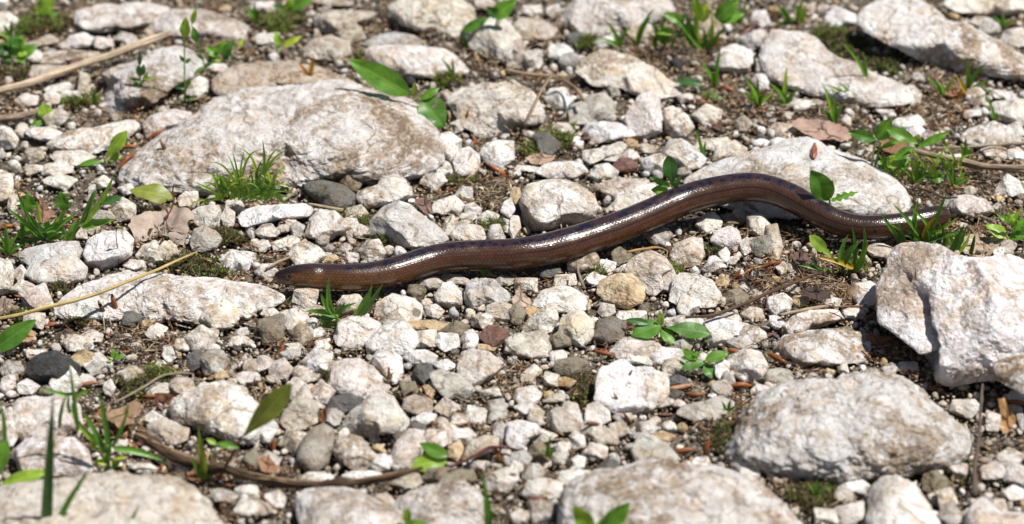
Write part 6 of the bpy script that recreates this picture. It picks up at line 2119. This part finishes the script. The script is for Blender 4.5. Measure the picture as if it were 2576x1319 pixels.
# ------------------------------------------------------------------ bud scales: x, y, length, angle, colour
BUD = {'o': (0.27, 0.085, 0.02), 'r': (0.11, 0.034, 0.018), 'p': (0.40, 0.20, 0.10), 'b': (0.19, 0.07, 0.024)}
BNAME = {'o': 'orange-brown', 'r': 'dark red-brown', 'p': 'pale tan', 'b': 'chestnut-brown'}
BUDS = '''130 115 40 20 o;270 128 35 15 r;392 340 56 30 o;325 372 46 0 o;320 405 62 42 o;415 372 46 -60 b;290 766 56 -72 o;130 820 64 5 o;16 745 46 4 o;50 745 30 -10 o;75 870 50 25 r
258 775 44 -60 r;20 575 44 10 o;240 582 16 80 o;790 505 36 -20 r;1122 468 30 0 r;1140 482 42 -5 o;1206 700 26 -8 o;1126 780 52 8 o;1196 783 42 18 r;702 888 58 62 o;1115 540 34 60 r
950 738 42 22 o;695 865 26 80 r;776 874 26 60 o;1486 748 36 70 r;1660 742 38 82 r;1892 682 62 30 o;1850 692 46 52 o;1902 710 32 12 o;1902 815 58 30 r;1512 885 46 -10 o
2030 610 42 84 o;1940 668 52 15 o;1955 690 48 -50 b;2288 592 96 22 p;2245 616 52 28 p;1936 845 46 20 r;2182 800 36 30 o;376 996 42 0 o;512 946 72 -20 r;336 1122 48 -42 o;226 966 52 8 p
562 1210 50 -12 o;400 1182 40 60 o;686 1122 46 82 o;1256 1152 62 -65 o;1000 1190 32 5 o;1522 892 52 -15 o;1585 940 24 60 r;1708 976 88 15 p;1750 990 60 2 b;1862 972 62 2 o;1578 1052 42 -60 r
1672 1047 38 0 r;1722 1136 62 5 o;1776 1128 56 75 o;1392 1176 46 -60 o;1350 1256 58 14 o;1490 1068 42 0 b;1288 1195 28 0 o;1846 884 40 -20 o;2352 986 98 -25 o;1956 906 62 -30 o;2100 926 26 72 r
1394 294 36 58 o;1428 298 36 -84 r;1258 432 72 -30 o;1882 80 82 32 r;1830 226 46 -18 o;2036 42 58 -65 o;2372 320 32 10 o;2340 326 32 -10 o;2545 60 42 30 o;1052 80 28 50 r;925 153 24 0 o
1176 288 32 78 o;1200 362 52 -65 o;715 560 26 -50 r;90 100 30 10 b;2420 285 28 70 o;1550 1000 26 -55 b;2010 655 40 40 b;1970 640 28 -20 o;2330 590 36 -30 o;2560 1012 60 -8 o;2245 1140 30 8 b'''
i = 0
BUDL = []
for row in BUDS.split('\n'):
    for e in row.split(';'):
        x, y, ln_, ang, c = e.split()
        x, y, ln_, ang = float(x), float(y), float(ln_), math.radians(float(ang))
        rr_ = random.Random(7000 + i)
        i += 1
        c0, nr_ = surface(x, y)
        s = px_size(c0)
        lean = min(0.8, max(0.15, nr_[2] / (abs(nr_[1]) + nr_[2] + 1e-6))) if abs(math.sin(ang)) < 0.7 else 0.2
        c0 = c0 + nr_ * min(ln_ * 0.24, 15) * s * 0.3
        a = on_plane(x - math.cos(ang) * ln_ / 2, y + math.sin(ang) * ln_ / 2, c0, lean)
        b = on_plane(x + math.cos(ang) * ln_ / 2, y - math.sin(ang) * ln_ / 2, c0, lean)
        nrm = np.array((0, -(1 - lean), lean))
        nrm /= np.linalg.norm(nrm)
        wd = min(ln_ * 0.24, 15) * s / 2
        P = [a + (b - a) * u + nrm * wd * rr_.uniform(0.5, 1.2) * math.sin(math.pi * u) for u in (0, 0.25, 0.5, 0.75, 1)]
        org = np.array((c0[0], c0[1], 0.0))
        me = tube(P, [wd * 0.28, wd * 0.85, wd, wd * 0.75, wd * 0.1], org, 10, i, 0.12)
        me.name = 'bud_scale'
        lab = '%s papery bud scale beside %s' % (BNAME[c], near(x, y))
        BUDL.append(None)
        o = obj('bud_scale', me, M['bud'], None, jitter(BUD[c], rr_, 0.2), lab, 'bud scale', lab)
        o.location = Vector(org)
        BUDL[-1] = (o, ln_, x, y)
tell_apart(BUDL)
for o, _s, _x, _y in BUDL:
    if o.get('group'):
        o['group'] = o['label']

# a withered catkin lies on the smooth pale boulder, its rust stain above it
ck = thing('catkin', surface(2048, 392)[0], 'rusty withered catkin lying on the smooth pale boulder', 'catkin')
q_ = [surface(2047, yy) for yy in (362, 374, 386, 398, 404)]
s_ = px_size(q_[0][0])
obj('catkin_body', tube([p + n * 3.5 * s_ for p, n in q_], [2.5 * s_, 5.5 * s_, 6.5 * s_, 6 * s_, 2 * s_], np.array(ck.location), 12, 3, 0.5), M['bud'], ck, (0.26, 0.085, 0.045))
me_t = sum(len(o.data.polygons) for o in scene.objects if o.type == 'MESH')
print('polygons', me_t, 'objects', len(scene.objects))
